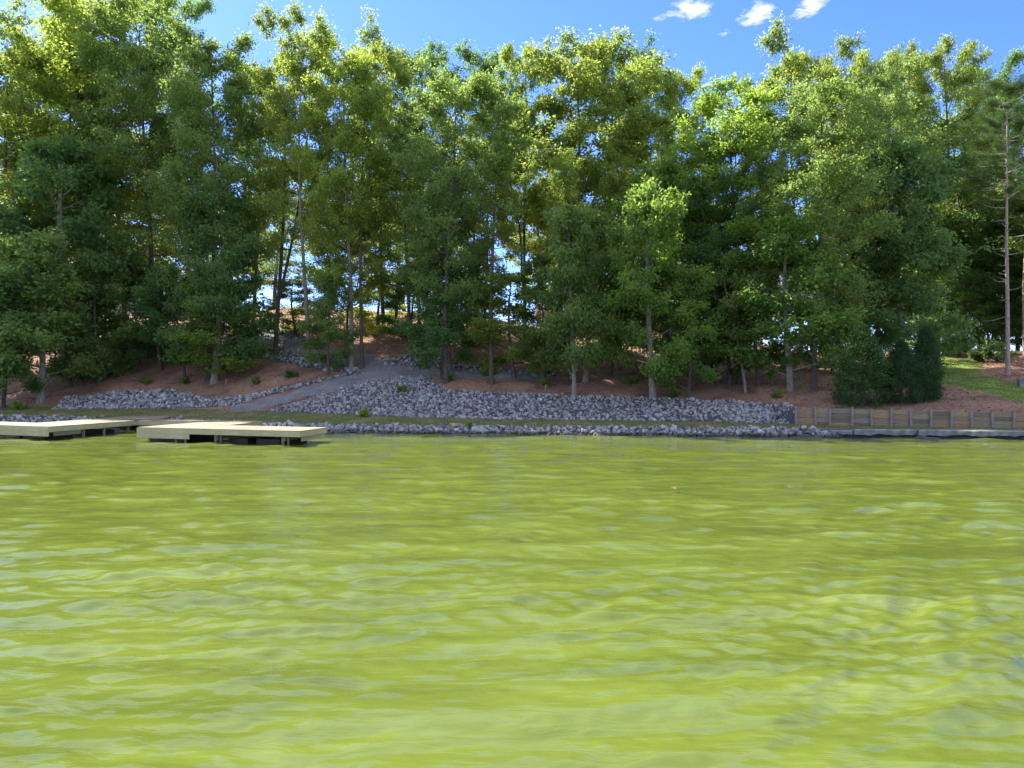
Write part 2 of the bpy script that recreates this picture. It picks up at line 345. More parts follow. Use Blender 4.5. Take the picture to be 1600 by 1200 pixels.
for k, (nm, mt) in enumerate((('hillside', 'straw'), ('grass_bank', 'grass'), ('gravel_path', 'gravel'), ('rock_bed', 'bed'), ('lake_bed', 'bed'), ('lawn', 'lawn'))):
    q = Q[cls == k]; used, inv = np.unique(q.ravel(), return_inverse=True)
    V = np.stack([GX.ravel()[used], GY.ravel()[used], GZ.ravel()[used]], -1)
    o = link(nm, mesh_np(nm, V, inv.reshape(-1, 4), MAT[mt], smooth=True)); tag(o, kind='structure')

# ------------------------------------------------------------------ water
def water():
    nu, nv = 760, 560
    sv = np.linspace(0, 1, nv); Yd = 3.2*np.power(56/3.2, sv)                     # closer rows near the viewer's side
    Yr = np.concatenate([[-60, -30, -12, -3], Yd]); uu = np.linspace(-1, 1, nu); xu = .86*uu
    GXw = np.outer(np.maximum(Yr, 6)+3.0, xu); side = np.array([-400, -150, -70.]); 
    GXw = np.concatenate([np.tile(side, (len(Yr), 1)), GXw, np.tile(-side[::-1], (len(Yr), 1))], 1)
    GYw = np.tile(Yr[:, None], (1, GXw.shape[1]))
    r = np.random.default_rng(3); H = np.zeros(GXw.shape)
    dist = np.clip(GYw, 3, 60); dx = np.maximum(.0245*dist*.1+.006, .0052*dist)*1.4      # spacing
    # warp so crests wander
    wx = GXw+.2*np.sin(.5*GYw+.3*GXw)+.06*np.sin(1.1*GXw-.6*GYw+1); wy = GYw+.25*np.sin(.4*GXw+.9)+.04*np.sin(1.3*GXw+.5*GYw)
    # patchiness: gusts
    gust = .85+.18*np.sin(.33*GXw+.21*GYw+1.)*np.sin(.19*GXw-.41*GYw)+.2*np.sin(.9*GYw+.23*GXw)
    n = 90
    for i in range(n):
        lam = .13*math.pow(22, (i+.5)/n)
        th = math.radians(102)+r.normal(0, .36 if lam > .6 else .52) ; k = 2*math.pi/lam
        slope = .034*(1.0 if lam < .75 else (.75/lam)**.75)
        a = slope/k; att = np.clip((lam/dx-2)/2.5, 0, 1)
        ph = k*(wx*math.cos(th)+wy*math.sin(th))+r.uniform(0, 6.28)
        c = np.cos(ph); H += a*att*(c+.12*np.cos(2*ph))*(gust if lam < 1.5 else 1)
    fade = np.clip((GYw+12)/10, 0, 1); H *= fade
    rr, cc = GXw.shape; idw = np.arange(rr*cc).reshape(rr, cc)
    F = np.stack([idw[:-1, :-1], idw[:-1, 1:], idw[1:, 1:], idw[1:, :-1]], -1).reshape(-1, 4)
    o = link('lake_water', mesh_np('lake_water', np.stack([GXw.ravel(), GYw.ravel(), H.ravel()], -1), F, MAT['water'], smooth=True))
    tag(o, kind='structure')
water()

# ------------------------------------------------------------------ rocks
import bmesh
def rock_proto(seed):
    r = random.Random(seed); bm = bmesh.new()
    sx, sy, sz = r.uniform(.85, 1.3), r.uniform(.7, 1.1), r.uniform(.55, .9)
    for _ in range(13):
        d = Vector((r.gauss(0, 1), r.gauss(0, 1), r.gauss(0, 1))).normalized()
        mx_ = max(abs(d.x), abs(d.y), abs(d.z)); d = d*(.72+.28/mx_*r.uniform(.6, 1))
        bm.verts.new((d.x*sx*.5, d.y*sy*.5, d.z*sz*.5))
    g = bmesh.ops.convex_hull(bm, input=bm.verts)
    bmesh.ops.delete(bm, geom=[e for e in g['geom_interior'] if isinstance(e, bmesh.types.BMVert)], context='VERTS')
    bmesh.ops.triangulate(bm, faces=bm.faces); bm.verts.index_update()
    V = np.array([v.co[:] for v in bm.verts]); F = np.array([[v.index for v in f.verts] for f in bm.faces]); bm.free()
    return V, F
RP = [rock_proto(s) for s in range(14)]
def rotm(r):
    q = r.normal(size=4); q /= np.linalg.norm(q); w, x, y, z = q
    return np.array([[1-2*(y*y+z*z), 2*(x*y-z*w), 2*(x*z+y*w)], [2*(x*y+z*w), 1-2*(x*x+z*z), 2*(y*z-x*w)], [2*(x*z-y*w), 2*(y*z+x*w), 1-2*(x*x+y*y)]])
rock_meshes = [mesh_np('rock', V, F, MAT['rock'], tint=np.full(len(F), (i*.37) % 1)) for i, (V, F) in enumerate(RP)]
def rocks(bank, pts, sizes, nparts):
    """pts on the ground; the nparts largest are parts, the others one joined part"""
    order = np.argsort(-sizes); r = np.random.default_rng(len(pts)); Vs, Fs, T, off = [], [], [], 0
    for n, i in enumerate(order):
        x, y = pts[i]; s = sizes[i]; z = z1(x, y)+s*r.uniform(.08, .3)
        if n < nparts:
            o = link('rock', rock_meshes[r.integers(14)], bank); o.location = Vector((x, y, z))-bank.location
            o.rotation_euler = r.uniform(0, 6.28, 3); o.scale = (s, s, s); b_ = r.uniform(.75, 1.3); o.color = (b_, b_, b_*1.02, 1)
        else:
            V, F = RP[r.integers(14)]; Vs.append(V*s @ rotm(r).T+np.array([x, y, z])-np.array(bank.location)); Fs.append(F+off); off += len(V)
            T.append(np.full(len(F), np.clip(r.normal(.5, .22), 0, 1)))
    if Vs:
        o = link('rock_fill', mesh_np('rock_fill', np.concatenate(Vs), np.concatenate(Fs), MAT['rock'], tint=np.concatenate(T)), bank)
        o['kind'] = 'stuff'
def scatter_poly(poly, dens, seed):
    P = np.array(poly); lo, hi = P.min(0), P.max(0); r = np.random.default_rng(seed); n = int(dens*np.prod(hi-lo))
    q = r.uniform(lo, hi, (n, 2)); return q[inpoly(q[:, 0], q[:, 1], poly)]
def bank_root(x, y, label, cat='rock bank', name='riprap_bank'):
    o = empty(name, (x, y, z1(x, y))); tag(o, label, cat); return o
r = np.random.default_rng(5)
# along the waterline
n = 4300; X = r.uniform(-33, 15.9, n); sh_, D_, Z_ = knots(X); d = r.uniform(-.62, 1, n)*(np.where(r.random(n) < .93, 1.0, 1.1))
d = np.where(d > 0, d*D_[:, 4], d)
taper = np.clip((16.1-X)/1.6, .15, 1); keep = r.random(n) < np.where(X > -19, 1, .85); d = np.where(d > 0, d*taper, d*taper)
pts = np.stack([X, sh_+d], -1)[keep]; b_ = bank_root(0, 39.4, 'long low strip of grey riprap rocks along the waterline below the grass', )
rocks(b_, pts, (.12+.22*r.random(len(pts))**1.5)*np.where(r.random(len(pts)) < .12, 1.25, 1), 300)
pts = scatter_poly(R_MAIN, 58, 1)
Xe = r.uniform(11.5, 14.6, 700); se, De, Ze = knots(Xe); pts = np.concatenate([pts, np.stack([Xe, se+De[:, 5]+(De[:, 7]+.25-De[:, 5])*r.random(700)], -1)]); b_ = bank_root(0, 46, 'broad sloping bank of grey riprap between the grass strip and the leafy hill')
rocks(b_, pts, .08+.22*r.random(len(pts))**1.9, 300)
pts = scatter_poly(R_LEFT, 48, 2); b_ = bank_root(-22, 54, 'narrow band of grey rocks above the grass left of the gravel path')
rocks(b_, pts, .09+.24*r.random(len(pts))**1.8, 200)
pts = scatter_poly(R_UP, 22, 3); b_ = bank_root(-6, 54.5, 'strip of scattered rocks uphill of the level gravel path')
rocks(b_, pts, r.uniform(.12, .34, len(pts)), 60)
pts = scatter_poly(R_P2, 20, 4); b_ = bank_root(-15, 58, 'rocks lining the downhill side of the climbing gravel path')
rocks(b_, pts, r.uniform(.14, .38, len(pts)), 60)
pts = scatter_poly(R_TOP, 14, 6); b_ = bank_root(-20, 66, 'few rocks high up beside the top of the climbing gravel path')
rocks(b_, pts, r.uniform(.14, .36, len(pts)), 30)

# ------------------------------------------------------------------ docks
TOP = .62
def board(parent, name, a, b, z0, z1_, th, mat, jit=0):
    """upright board from a to b (x, y), thickness th, proud outward"""
    a = Vector((*a, 0)); b = Vector((*b, 0)); o = MB().bar((0, 0, 0), (b-a).length*Vector((1, 0, 0)), th, z1_-z0).build(name, mat, parent)
    o.location = Vector((a.x, a.y, (z0+z1_)/2))-parent.location; o.rotation_euler[2] = math.atan2(b.y-a.y, b.x-a.x); return o
def deck_area(parent, p0, p1, q1, q0, seed):
    """planks laid side by side from edge p0-q0 to edge p1-q1 (each plank runs p->q)"""
    p0, p1, q0, q1 = [Vector((*p, 0)) for p in (p0, p1, q0, q1)]; L = (p1-p0).length; n = max(2, round(L/.145)); rr = random.Random(seed)
    for i in range(n):
        a = p0.lerp(p1, (i+.5)/n); b = q0.lerp(q1, (i+.5)/n); w = L/n-.008; e = rr.uniform(-.008, .008)
        m_ = MB().box(-.012, (b-a).length+.012+e, -w/2, w/2, -.036, rr.uniform(-.003, .002)).mesh('deck_plank', MAT['deck'])
        o = link('deck_plank', m_, parent); o.location = Vector((a.x, a.y, TOP))-parent.location; o.rotation_euler[2] = math.atan2(b.y-a.y, b.x-a.x)
def post_at(parent, x, y, z0, z1_, s=.1, mat='fascia', name='post'):
    o = MB().box(-s/2, s/2, -s/2, s/2, z0, z1_).build(name, MAT[mat], parent); o.location = Vector((x, y, 0))-parent.location; return o
def float_at(parent, x, y, rz, lx, ly, name='float'):
    mb = MB().box(-lx/2, lx/2, -ly/2, ly/2, -.2, .2); o = mb.build(name, MAT['float'], parent); o.location = Vector((x, y, 0))-parent.location; o.rotation_euler[2] = rz; return o
# front dock
dB = empty('floating_dock', (-12.6, 34, 0)); tag(dB, 'front wooden dock platform with bright deck, its left half with a double skirt board', 'dock')
bl, br = (-16.7, 34.25), (-8.6, 31.25); kl, kr = (-16.3, 37.1), (-8.2, 34.1)
deck_area(dB, bl, br, kr, kl, 1)
cl_, cr_ = (-16.27, 37.14), (-13.3, 36.04); ck, ckr = (-15.95, 39.45), (-13.05, 38.55)
deck_area(dB, cl_, cr_, ckr, ck, 2)
T1, T0 = TOP-.037, TOP-.037-.215
off = Vector((br[0]-bl[0], br[1]-bl[1])).normalized(); nrm = Vector((off.y, -off.x))*.0205
def sh2(p, s=1): return (p[0]+nrm.x*s, p[1]+nrm.y*s)
def lerp2(a, b, t_): return (a[0]+(b[0]-a[0])*t_, a[1]+(b[1]-a[1])*t_)
board(dB, 'fascia_board', sh2(bl), sh2(lerp2(bl, br, .34)), T0, T1, .04, MAT['fascia'])
board(dB, 'fascia_board', sh2(lerp2(bl, br, .3405)), sh2(br), T0, T1, .04, MAT['fascia'])
board(dB, 'skirt_board', sh2(bl), sh2(lerp2(bl, br, .34)), T0-.22, T0-.006, .04, MAT['fascia'])
board(dB, 'side_board', (br[0]-.02, br[1]+.02), (kr[0]-.02, kr[1]), T0, T1, .04, MAT['fascia'])
board(dB, 'side_board', (bl[0]+.02, bl[1]+.02), (ck[0]+.02, ck[1]), T0, T1, .04, MAT['fascia'])
board(dB, 'back_board', (cr_[0], cr_[1]+.05), (kr[0]-.04, kr[1]-.02), T0, T1, .04, MAT['fascia'])
board(dB, 'side_board', (cr_[0]-.02, cr_[1]+.1), (ckr[0]-.02, ckr[1]), T0, T1, .04, MAT['fascia'])
for t_ in (.5, .9):
    a = lerp2(bl, br, t_); e_ = lerp2(kl, kr, t_); a = lerp2(a, e_, .05); board(dB, 'skirt_board', a, lerp2(a, e_, .75), T0-.2, T0-.006, .04, MAT['fascia'])
    post_at(dB, a[0]-.06, a[1]+.02, -.05, T0-.004, .1, 'skirt')
    post_at(dB, a[0]+.16, a[1]+.02, -.02, T0-.004, .07, 'skirt')
board(dB, 'side_board', (br[0]-.1, br[1]+.5), (kr[0]-.1, kr[1]-.2), T0-.21, T0-.006, .04, MAT['fascia'])
for t_ in (.07, .24, .3): a = lerp2(bl, br, t_); post_at(dB, a[0]+.05, a[1]+.12, -.3, T0-.004, .09, 'skirt')
rz_ = math.atan2(br[1]-bl[1], br[0]-bl[0])
for t_, s_ in ((.17, 2.2), (.62, 1.0), (.8, 1.2)): a = lerp2(lerp2(bl, br, t_), lerp2(kl, kr, t_), .55); float_at(dB, a[0], a[1], rz_, s_, 1.9)
for k in range(8):
    t_ = .06+k*.125; a = lerp2(bl, br, t_); e_ = lerp2(kl, kr, t_); board(dB, 'joist', lerp2(a, e_, .03), lerp2(a, e_, .98), T0+.02, T1-.002, .04, MAT['skirt'])
# rear L-shaped dock with gangway
dA = empty('walkway_dock', (-21, 41, 0)); tag(dA, 'rear L-shaped wooden walkway dock reaching back to the grassy shore on the left', 'dock')
a0, a1 = (-23.95, 36.1), (-20.95, 34.75); a2, a3 = (-20.15, 41.1), (-23.5, 42.6)
deck_area(dA, a0, a3, a2, a1, 3)
f0 = (-34.5, 40.95); f1 = (-24.0, 36.12); g0 = (-33.6, 43.1); g1 = (-23.85, 38.5)
deck_area(dA, f0, f1, g1, g0, 4)
c0, c1 = (-20.1, 41.12), (-13.7, 38.85); c2, c3 = (-13.15, 40.4), (-19.65, 42.75)
deck_area(dA, c0, c1, c2, c3, 5)
e0, e1 = (-23.45, 42.65), (-19.75, 42.8)
deck_area(dA, (-23.5, 42.66), (-23.7, 49.2), (-21.3, 48.5), (-19.75, 42.85), 6)
board(dA, 'fascia_board', (f0[0]-.01, f0[1]-.02), (f1[0]-.01, f1[1]-.02), T0, T1, .04, MAT['fascia'])
board(dA, 'fascia_board', (f1[0]-.005, f1[1]-.022), (a1[0]-.0, a1[1]-.022), T0, T1, .04, MAT['fascia'])
board(dA, 'skirt_board', (f0[0]-.01, f0[1]-.02), (f1[0]-.01, f1[1]-.02), T0-.2, T0-.006, .04, MAT['fascia'])
board(dA, 'skirt_board', (f1[0]-.005, f1[1]-.022), (a1[0]-.0, a1[1]-.022), T0-.2, T0-.006, .04, MAT['fascia'])
am = lerp2(a1, a2, .36)
board(dA, 'side_board', (a1[0]+.02, a1[1]+.01), (am[0]+.02, am[1]), T0, T1, .04, MAT['fascia'])
board(dA, 'side_board', (am[0]+.022, am[1]+.02), (a2[0]+.022, a2[1]-.02), T0, T1, .04, MAT['fascia'])
board(dA, 'fascia_board', (c0[0], c0[1]-.03), (c1[0], c1[1]-.03), T0, T1, .04, MAT['fascia'])
board(dA, 'side_board', (c1[0]+.02, c1[1]), (c2[0]+.02, c2[1]), T0, T1, .04, MAT['fascia'])
board(dA, 'side_board', (-19.73, 42.85), (-21.28, 48.4), T0, T1, .04, MAT['skirt'])
board(dA, 'side_board', (-20.95, 35.1), lerp2(a1, a2, .33), T0-.2, T0-.006, .04, MAT['skirt'])
for (x, y) in ((-20.7, 37.1), (-20.5, 38.6), (-20.35, 40.7), (-18, 40.6), (-15.5, 39.7), (-13.9, 39.2), (-23.3, 36.3), (-21.9, 35.7)): post_at(dA, x, y, -.25, T0-.004, .1, 'skirt')
for (x, y, l) in ((-22.3, 36.7, 2), (-22, 40, 2), (-17, 41, 2.2), (-28, 39.4, 2.4)): float_at(dA, x, y, rz_, l, 1.3)

# ------------------------------------------------------------------ seawall and timber retaining wall
def slab(parent, name, a, b, zt, th, dep, seed, mat='concrete'):
    rr = random.Random(seed); a = Vector((*a, 0)); b = Vector((*b, 0)); L = (b-a).length; n = max(3, int(L/.22)); mb = MB(); V = []
    for i in range(n+1):
        x = L*i/n; e = rr.uniform(-.035, .035); bt = zt-th+rr.uniform(-.045, .05); f = rr.uniform(-.025, .03)
        V.append([(x, f, bt), (x, f-.02, zt-.05+e*.3), (x, f+.05, zt+e*.25), (x, dep, zt+e*.3), (x, dep, bt)])
    for ring in V: mb.v += ring
    for i in range(n):
        for k in range(5):
            k2 = (k+1) % 5; mb.f.append((i*5+k, (i+1)*5+k, (i+1)*5+k2, i*5+k2))
    mb.f.append(tuple(range(5))[::-1]); mb.f.append(tuple(n*5+k for k in range(5)))
    o = mb.build(name, MAT[mat], parent); o.location = Vector((a.x, a.y, 0))-parent.location; o.rotation_euler[2] = math.atan2(b.y-a.y, b.x-a.x); return o
sw = empty('seawall', (20, 36.2, 0)); tag(sw, 'low broken concrete seawall at the water below the timber retaining wall', 'seawall')
def shp(x, d=-.14): return (x, float(np.interp(x, CX, COL[:, 1]))+d)
cuts = [15.3, 16.3, 19.15, 23.75, 27.6, 32, 38]
for i in range(len(cuts)-1):
    slab(sw, 'wall_slab', shp(cuts[i]+.03, -.12-(.08 if i == 1 else 0)), shp(cuts[i+1]-.03, -.12+(.05 if i == 1 else 0)), .39-(.06 if i == 0 else 0), [.16, .26, .27, .27, .26, .26][i], .5, 10+i)
o = slab(sw, 'broken_slab', shp(19.0, -.33), shp(20.0, -.42), .20, .16, .3, 31, 'bed'); o.rotation_euler[1] = math.radians(5); o.location.z -= .09
for i in range(len(cuts)-1):
    o = MB().bar((0, 0, 0), ((Vector(shp(cuts[i+1], .3))-Vector(shp(cuts[i], .3))).length, 0, 0), .3, .6).build('wall_footing', MAT['bed'], sw)
    p_ = shp(cuts[i], .3); q_ = shp(cuts[i+1], .3); o.location = Vector((*p_, -.2))-sw.location; o.rotation_euler[2] = math.atan2(q_[1]-p_[1], q_[0]-p_[0])
rw = empty('retaining_wall', (20, 38, .4)); tag(rw, 'long low timber retaining wall of stacked boards between upright posts, above the seawall', 'retaining wall')
def wl(x):
    s_, D_, Z_ = knots(np.array([x])); return x, float(s_[0]+D_[0, 5]), float(Z_[0, 5]), float(Z_[0, 6])
wx = [14.66]; 
for s_ in (.98, .68, 1.12) + (.93,)*24: wx.append(wx[-1]+s_*.93)
rr = random.Random(4)
for i in range(len(wx)-1):
    a, b_ = wl(wx[i]), wl(wx[i+1]); n = 4; zt = (a[3]+b_[3])/2+.05; zb = a[2]-.06; h = (zt-zb)/n
    for k in range(n):
        L = math.hypot(b_[0]-a[0], b_[1]-a[1])-.012; dz = rr.uniform(-.008, .008)
        mb = MB().box(0, L, -.028, .028, 0, h-.016); 
        o = mb.build('plank', MAT['timber'], rw); o.location = Vector((a[0]+.006, a[1]+.03+rr.uniform(-.012, .012), zb+k*h+dz))-rw.location
        o.rotation_euler = (0, rr.uniform(-.006, .006)+(-(b_[3]-a[3])/L if k == n-1 else 0)*.5, math.atan2(b_[1]-a[1], b_[0]-a[0]))
for i, x in enumerate(wx):
    a = wl(x); o = MB().box(-.055, .055, -.05, .05, 0, a[3]-a[2]+.12+rr.uniform(0, .07)).build('post', MAT['post'], rw)
    o.location = Vector((a[0], a[1]-.055, a[2]-.05))-rw.location; o.rotation_euler = (rr.uniform(-.03, .03), rr.uniform(-.03, .03), -.25)
# ------------------------------------------------------------------ trees
def leaves(centers, radii, counts, L, Wd, r, flat=.8, droop=.25, up=.45, tintc=None):
    n = int(np.sum(counts)); idx = np.repeat(np.arange(len(centers)), counts)
    d = r.normal(size=(n, 3)); d /= np.linalg.norm(d, axis=1)[:, None]; rad = np.minimum(np.abs(r.normal(0, .6, n))**.8, 1.15+.15*r.random(n))
    P = centers[idx]+d*(radii[idx]*rad)[:, None]*np.array([1, 1, flat])
    dirv = d*.7+r.normal(size=(n, 3))*.6; dirv[:, 2] -= droop; dirv /= np.linalg.norm(dirv, axis=1)[:, None]
    nr_ = r.normal(size=(n, 3))*.7+d*.35; nr_[:, 2] += up; 
    s = np.cross(dirv, nr_); s /= (np.linalg.norm(s, axis=1)[:, None]+1e-6); nn = np.cross(s, dirv)
    l = L*r.uniform(.65, 1.25, n)[:, None]; w = Wd*r.uniform(.7, 1.25, n)[:, None]
    V = np.stack([P, P+dirv*l*.5+s*w*.5+nn*w*.12, P+dirv*l, P+dirv*l*.45-s*w*.5+nn*w*.12], 1).reshape(-1, 3)
    F = np.arange(4*n).reshape(n, 4)
    tc_ = tintc if tintc is not None else r.normal(.5, .16, len(centers))
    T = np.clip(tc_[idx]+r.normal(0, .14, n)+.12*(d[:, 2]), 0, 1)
    return V, F, T
def curve(p, az_, e, L, r, n=5, lift=.25, wob=.08):
    pts = [np.array(p)]; 
    for i in range(n):
        e2 = e+lift*(i/n); az_ += r.normal(0, wob); st = L/n
        pts.append(pts[-1]+st*np.array([math.cos(az_)*math.cos(e2), math.sin(az_)*math.cos(e2), math.sin(e2)]))
    return pts
def tree_proto(seed, H, R, base, nl, style='tall', clump=.68, nleaf=48000, leaf=(.20, .14), shape=None, lean=0, trunk_r=None, bark='bark', lmat='leaf', flat=.85, droop=.25, fork=False):
    r = np.random.default_rng(seed); mb = MB(); cents, rads, wts = [], [], []
    tr = trunk_r or H*.0078; ax = r.uniform(0, 6.28, 2)
    def tp(t_):                                     # trunk centre at height fraction
        return np.array([lean*t_*H+.018*H*math.sin(ax[0]+t_*4.0)-.018*H*math.sin(ax[0]), .015*H*math.sin(ax[1]+t_*3.4)-.015*H*math.sin(ax[1]), t_*H])
    ts = np.linspace(0, .97, 16); rads_t = [tr*(1.55 if t_ == 0 else 1.0)*(1-t_*.93)**.85+.008 for t_ in ts]
    P0 = [tp(t_) for t_ in ts]; P0.insert(1, tp(.02)); rads_t.insert(1, tr*1.12)
    P0[0] = P0[0]-np.array([0, 0, .35])
    mb.tube(P0, rads_t, 9)
    leaders = [tp]
    if fork:
        az_ = r.uniform(-.5, .5); f0 = tp(.16); pts = [f0]
        for i in range(9): pts.append(f0+np.array([math.cos(az_)*.13*H*(1-(1-(i+1)/9)**1.6), .02*H*math.sin(i), (i+1)/9*H*.74]))
        mb.tube(pts, [tr*.75*(1-i/9*.9) for i in range(10)], 7)
        leaders.append(lambda t_, pts=pts: pts[0]+(pts[min(9, int(max(0, (t_-.16)/.74*9)))]-pts[0]))
    shape = shape or (lambda t_: math.sin(math.pi*min(1, (t_*.70+.18)))**.6)
    for k in range(nl):
        t_ = base+(1-base)*((k+r.uniform(0, .9))/nl)*.97; u_ = (t_-base)/(1-base)
        ld = leaders[k % len(leaders)]; p = ld(t_); az_ = k*2.4+r.uniform(-.5, .5)
        Lm = R*shape(u_)*r.uniform(.6, 1.15)*(.75 if fork else 1)
        e = math.radians((20 if style == 'low' else 14)+(22 if style != 'low' else 25)*u_+r.uniform(-10, 10))
        if u_ < .12 and style != 'low': e *= .5; 
        pts = curve(p, az_, e, max(.5, Lm), r, 5, lift=.35 if style != 'low' else .15)
        rb = tr*(.36-.2*u_); mb.tube(pts, [max(.012, rb*(1-i/5*.85)) for i in range(6)], 5, cap=False)
        ns = max(3, int(Lm*1.7+1)); 
        for j in range(ns):
            f = .3+.7*(j+r.random())/ns; i0 = min(4, int(f*5)); q = pts[i0]+(pts[i0+1]-pts[i0])*(f*5-i0)
            a2 = az_+(1 if j % 2 else -1)*r.uniform(.5, 1.2); l2 = Lm*(.42-.15*f)*r.uniform(.7, 1.3)+.25
            p2 = curve(q, a2, e*.6+r.uniform(-.3, .4), l2, r, 3, .2)
            mb.tube(p2, [.022, .016, .011, .006], 3, cap=False)
            for g in (1, 2, 3):
                if g == 1 and r.random() < .5: continue
                c_ = p2[g]+r.normal(0, .14, 3); s_ = clump*r.uniform(.6, 1.25)
                cents.append(c_); rads.append(s_); wts.append(s_*s_)
        cents.append(pts[-1]); rads.append(clump*r.uniform(.8, 1.3)); wts.append(rads[-1]**2)
    for j in range(4):
        for ld in leaders: cents.append(ld(1.0-.02*j)+r.normal(0, .3, 3)); rads.append(clump*.8); wts.append(rads[-1]**2)
    cents = np.array(cents); rads = np.array(rads); w = np.array(wts)*r.uniform(.3, 1.6, len(wts)); w = w*(.32+1.1*np.clip(cents[:, 2]/H, 0, 1)) if style == 'tall' else w; cnt = np.maximum(3, (w/w.sum()*nleaf)).astype(int)
    V, F, T = leaves(cents, rads, cnt, leaf[0], leaf[1], r, flat, droop)
    return {'trunk': mb.mesh('trunk', MAT[bark], True), 'crown': mesh_np('crown', V, F, MAT[lmat], tint=T), 'H': float(np.percentile(V[:, 2], 98.6)), 'R': R}
PR = {}
PR['t0'] = tree_proto(11, 24, 4.6, .24, 40, nleaf=38000)
PR['t1'] = tree_proto(12, 24, 4.4, .20, 42, nleaf=40000, shape=lambda u_: (1-(2*u_-.9)**2*.45) if u_ < .95 else .6)
PR['t2'] = tree_proto(13, 24, 4.8, .34, 30, nleaf=34000, fork=True)
PR['t3'] = tree_proto(14, 24, 4.2, .30, 30, nleaf=32000, clump=.85, leaf=(.24, .15), droop=.6)       # drooping bigger leaves
PR['t4'] = tree_proto(15, 24, 4.6, .16, 38, nleaf=42000, clump=.7)
PR['t5'] = tree_proto(16, 24, 5.0, .42, 26, nleaf=30000, shape=lambda u_: math.sin(math.pi*min(1, u_*.8+.2))**.5)
PR['t6'] = tree_proto(17, 24, 4.0, .36, 26, nleaf=20000, clump=.6, leaf=(.2, .13))       # thin
PR['u0'] = tree_proto(21, 9, 3.0, .06, 22, 'low', nleaf=16000, clump=.6, leaf=(.2, .14), bark='pale_bark', trunk_r=.15, droop=.4, flat=.85, shape=lambda u_: (1-u_)**.5*.9+.1)
PR['u1'] = tree_proto(22, 9, 2.6, .06, 18, 'low', nleaf=12500, clump=.52, leaf=(.19, .13), trunk_r=.11, droop=.4, flat=.9, shape=lambda u_: (1-u_)**.6*.85+.15)
PR['u2'] = tree_proto(23, 9, 2.4, .30, 16, 'low', nleaf=9500, clump=.5, leaf=(.18, .13), trunk_r=.09, lean=.12, flat=.85, shape=lambda u_: math.sin(math.pi*min(1, u_*.75+.25))**.6)
PR['u3'] = tree_proto(24, 12, 3.4, .09, 30, 'mid', nleaf=24000, clump=.62, leaf=(.21, .15), bark='pale_bark', trunk_r=.24, droop=.45, flat=.8, shape=lambda u_: math.sin(math.pi*min(1, u_*.72+.28))**.6)
# dense columnar evergreen shrub
def conifer_proto(seed, H, R, n):
    r = np.random.default_rng(seed); mb = MB(); mb.tube([(0, 0, -.2), (0, 0, H*.5), (.05, 0, H*.95)], [.14, .09, .01], 7)
    cents, rads = [], []
    for i in range(520):
        u_ = r.random()**.85; a = r.uniform(0, 6.28); prof = math.sin(math.pi*min(1, .30+.72*u_))**.75*(.86+.14*math.sin(9*a+14*u_)); rr_ = R*prof*(.86+.12*math.sin(3*a+5*u_)+.1*math.sin(7*a-9*u_))*math.sqrt(r.uniform(.35, 1))
        c_ = np.array([rr_*math.cos(a), rr_*math.sin(a), .12+u_*H*.96]); cents.append(c_); rads.append(r.uniform(.22, .42))
        if i % 4 == 0: mb.tube([(0, 0, max(0, c_[2]-.5)), tuple(c_)], [.02, .006], 3, cap=False)
    cents = np.array(cents); rads = np.array(rads); w = rads**2; cnt = (w/w.sum()*n).astype(int)+1
    V, F, T = leaves(cents, rads, cnt, .15, .05, r, 1.25, -.5, .1)
    return {'trunk': mb.mesh('trunk', MAT['bark'], True), 'crown': mesh_np('crown', V, F, MAT['conifer'], tint=T), 'H': H, 'R': R}
PR['c0'] = conifer_proto(31, 5, 1.9, 26000); PR['c1'] = conifer_proto(32, 5.4, 1.5, 24000)
def pine_proto(seed, bare):
    r = np.random.default_rng(seed); H, tr = 24, .19; mb = MB()
    mb.tube([(0, 0, -.3), (0, 0, .3), (.1, 0, 6), (-.05, .1, 12), (.1, 0, 18), (.1, 0, 23.6)], [tr*1.4, tr, tr*.85, tr*.66, tr*.42, .02], 10)
    cents, rads = [], []
    for k in range(70):
        z_ = r.uniform(4, 23.5) if k < 36 else r.uniform(13, 23.6); a = r.uniform(0, 6.28); live = z_ > (13 if not bare else 14)
        L = (r.uniform(1.2, 3.6)*(1.15-abs(z_-16)/14) if live else r.uniform(.5, 2.2))
        pts = curve((0.05, 0.03, z_), a, r.uniform(-.15, .45) if live else r.uniform(-.4, .3), L, r, 4, .3, .2); mb.tube(pts, [.05, .035, .025, .015, .008], 4, cap=False)
        for j in range(3):
            q = pts[2+j % 3]; p2 = curve(q, a+r.uniform(-1, 1), r.uniform(-.2, .5), L*.35, r, 2, .2); mb.tube(p2, [.015, .01, .005], 3, cap=False)
            if live:
                for g in (1, 2): cents.append(p2[g]); rads.append(r.uniform(.28, .5))
    cents = np.array(cents); rads = np.array(rads); cnt = np.full(len(cents), 200)
    V, F, T = leaves(cents, rads, cnt, .2, .022, r, .8, -.2, .2)
    return {'trunk': mb.mesh('trunk', MAT['pine_bark'], True), 'crown': mesh_np('crown', V, F, MAT['conifer'], tint=T), 'H': H, 'R': 3}
PR['p0'] = pine_proto(41, True)
for k in ('t0', 't1', 't2', 't3', 't4', 't5', 't6', 'u0', 'u1', 'u2', 'u3', 'c0', 'c1', 'p0'): pass
ntree = [0]
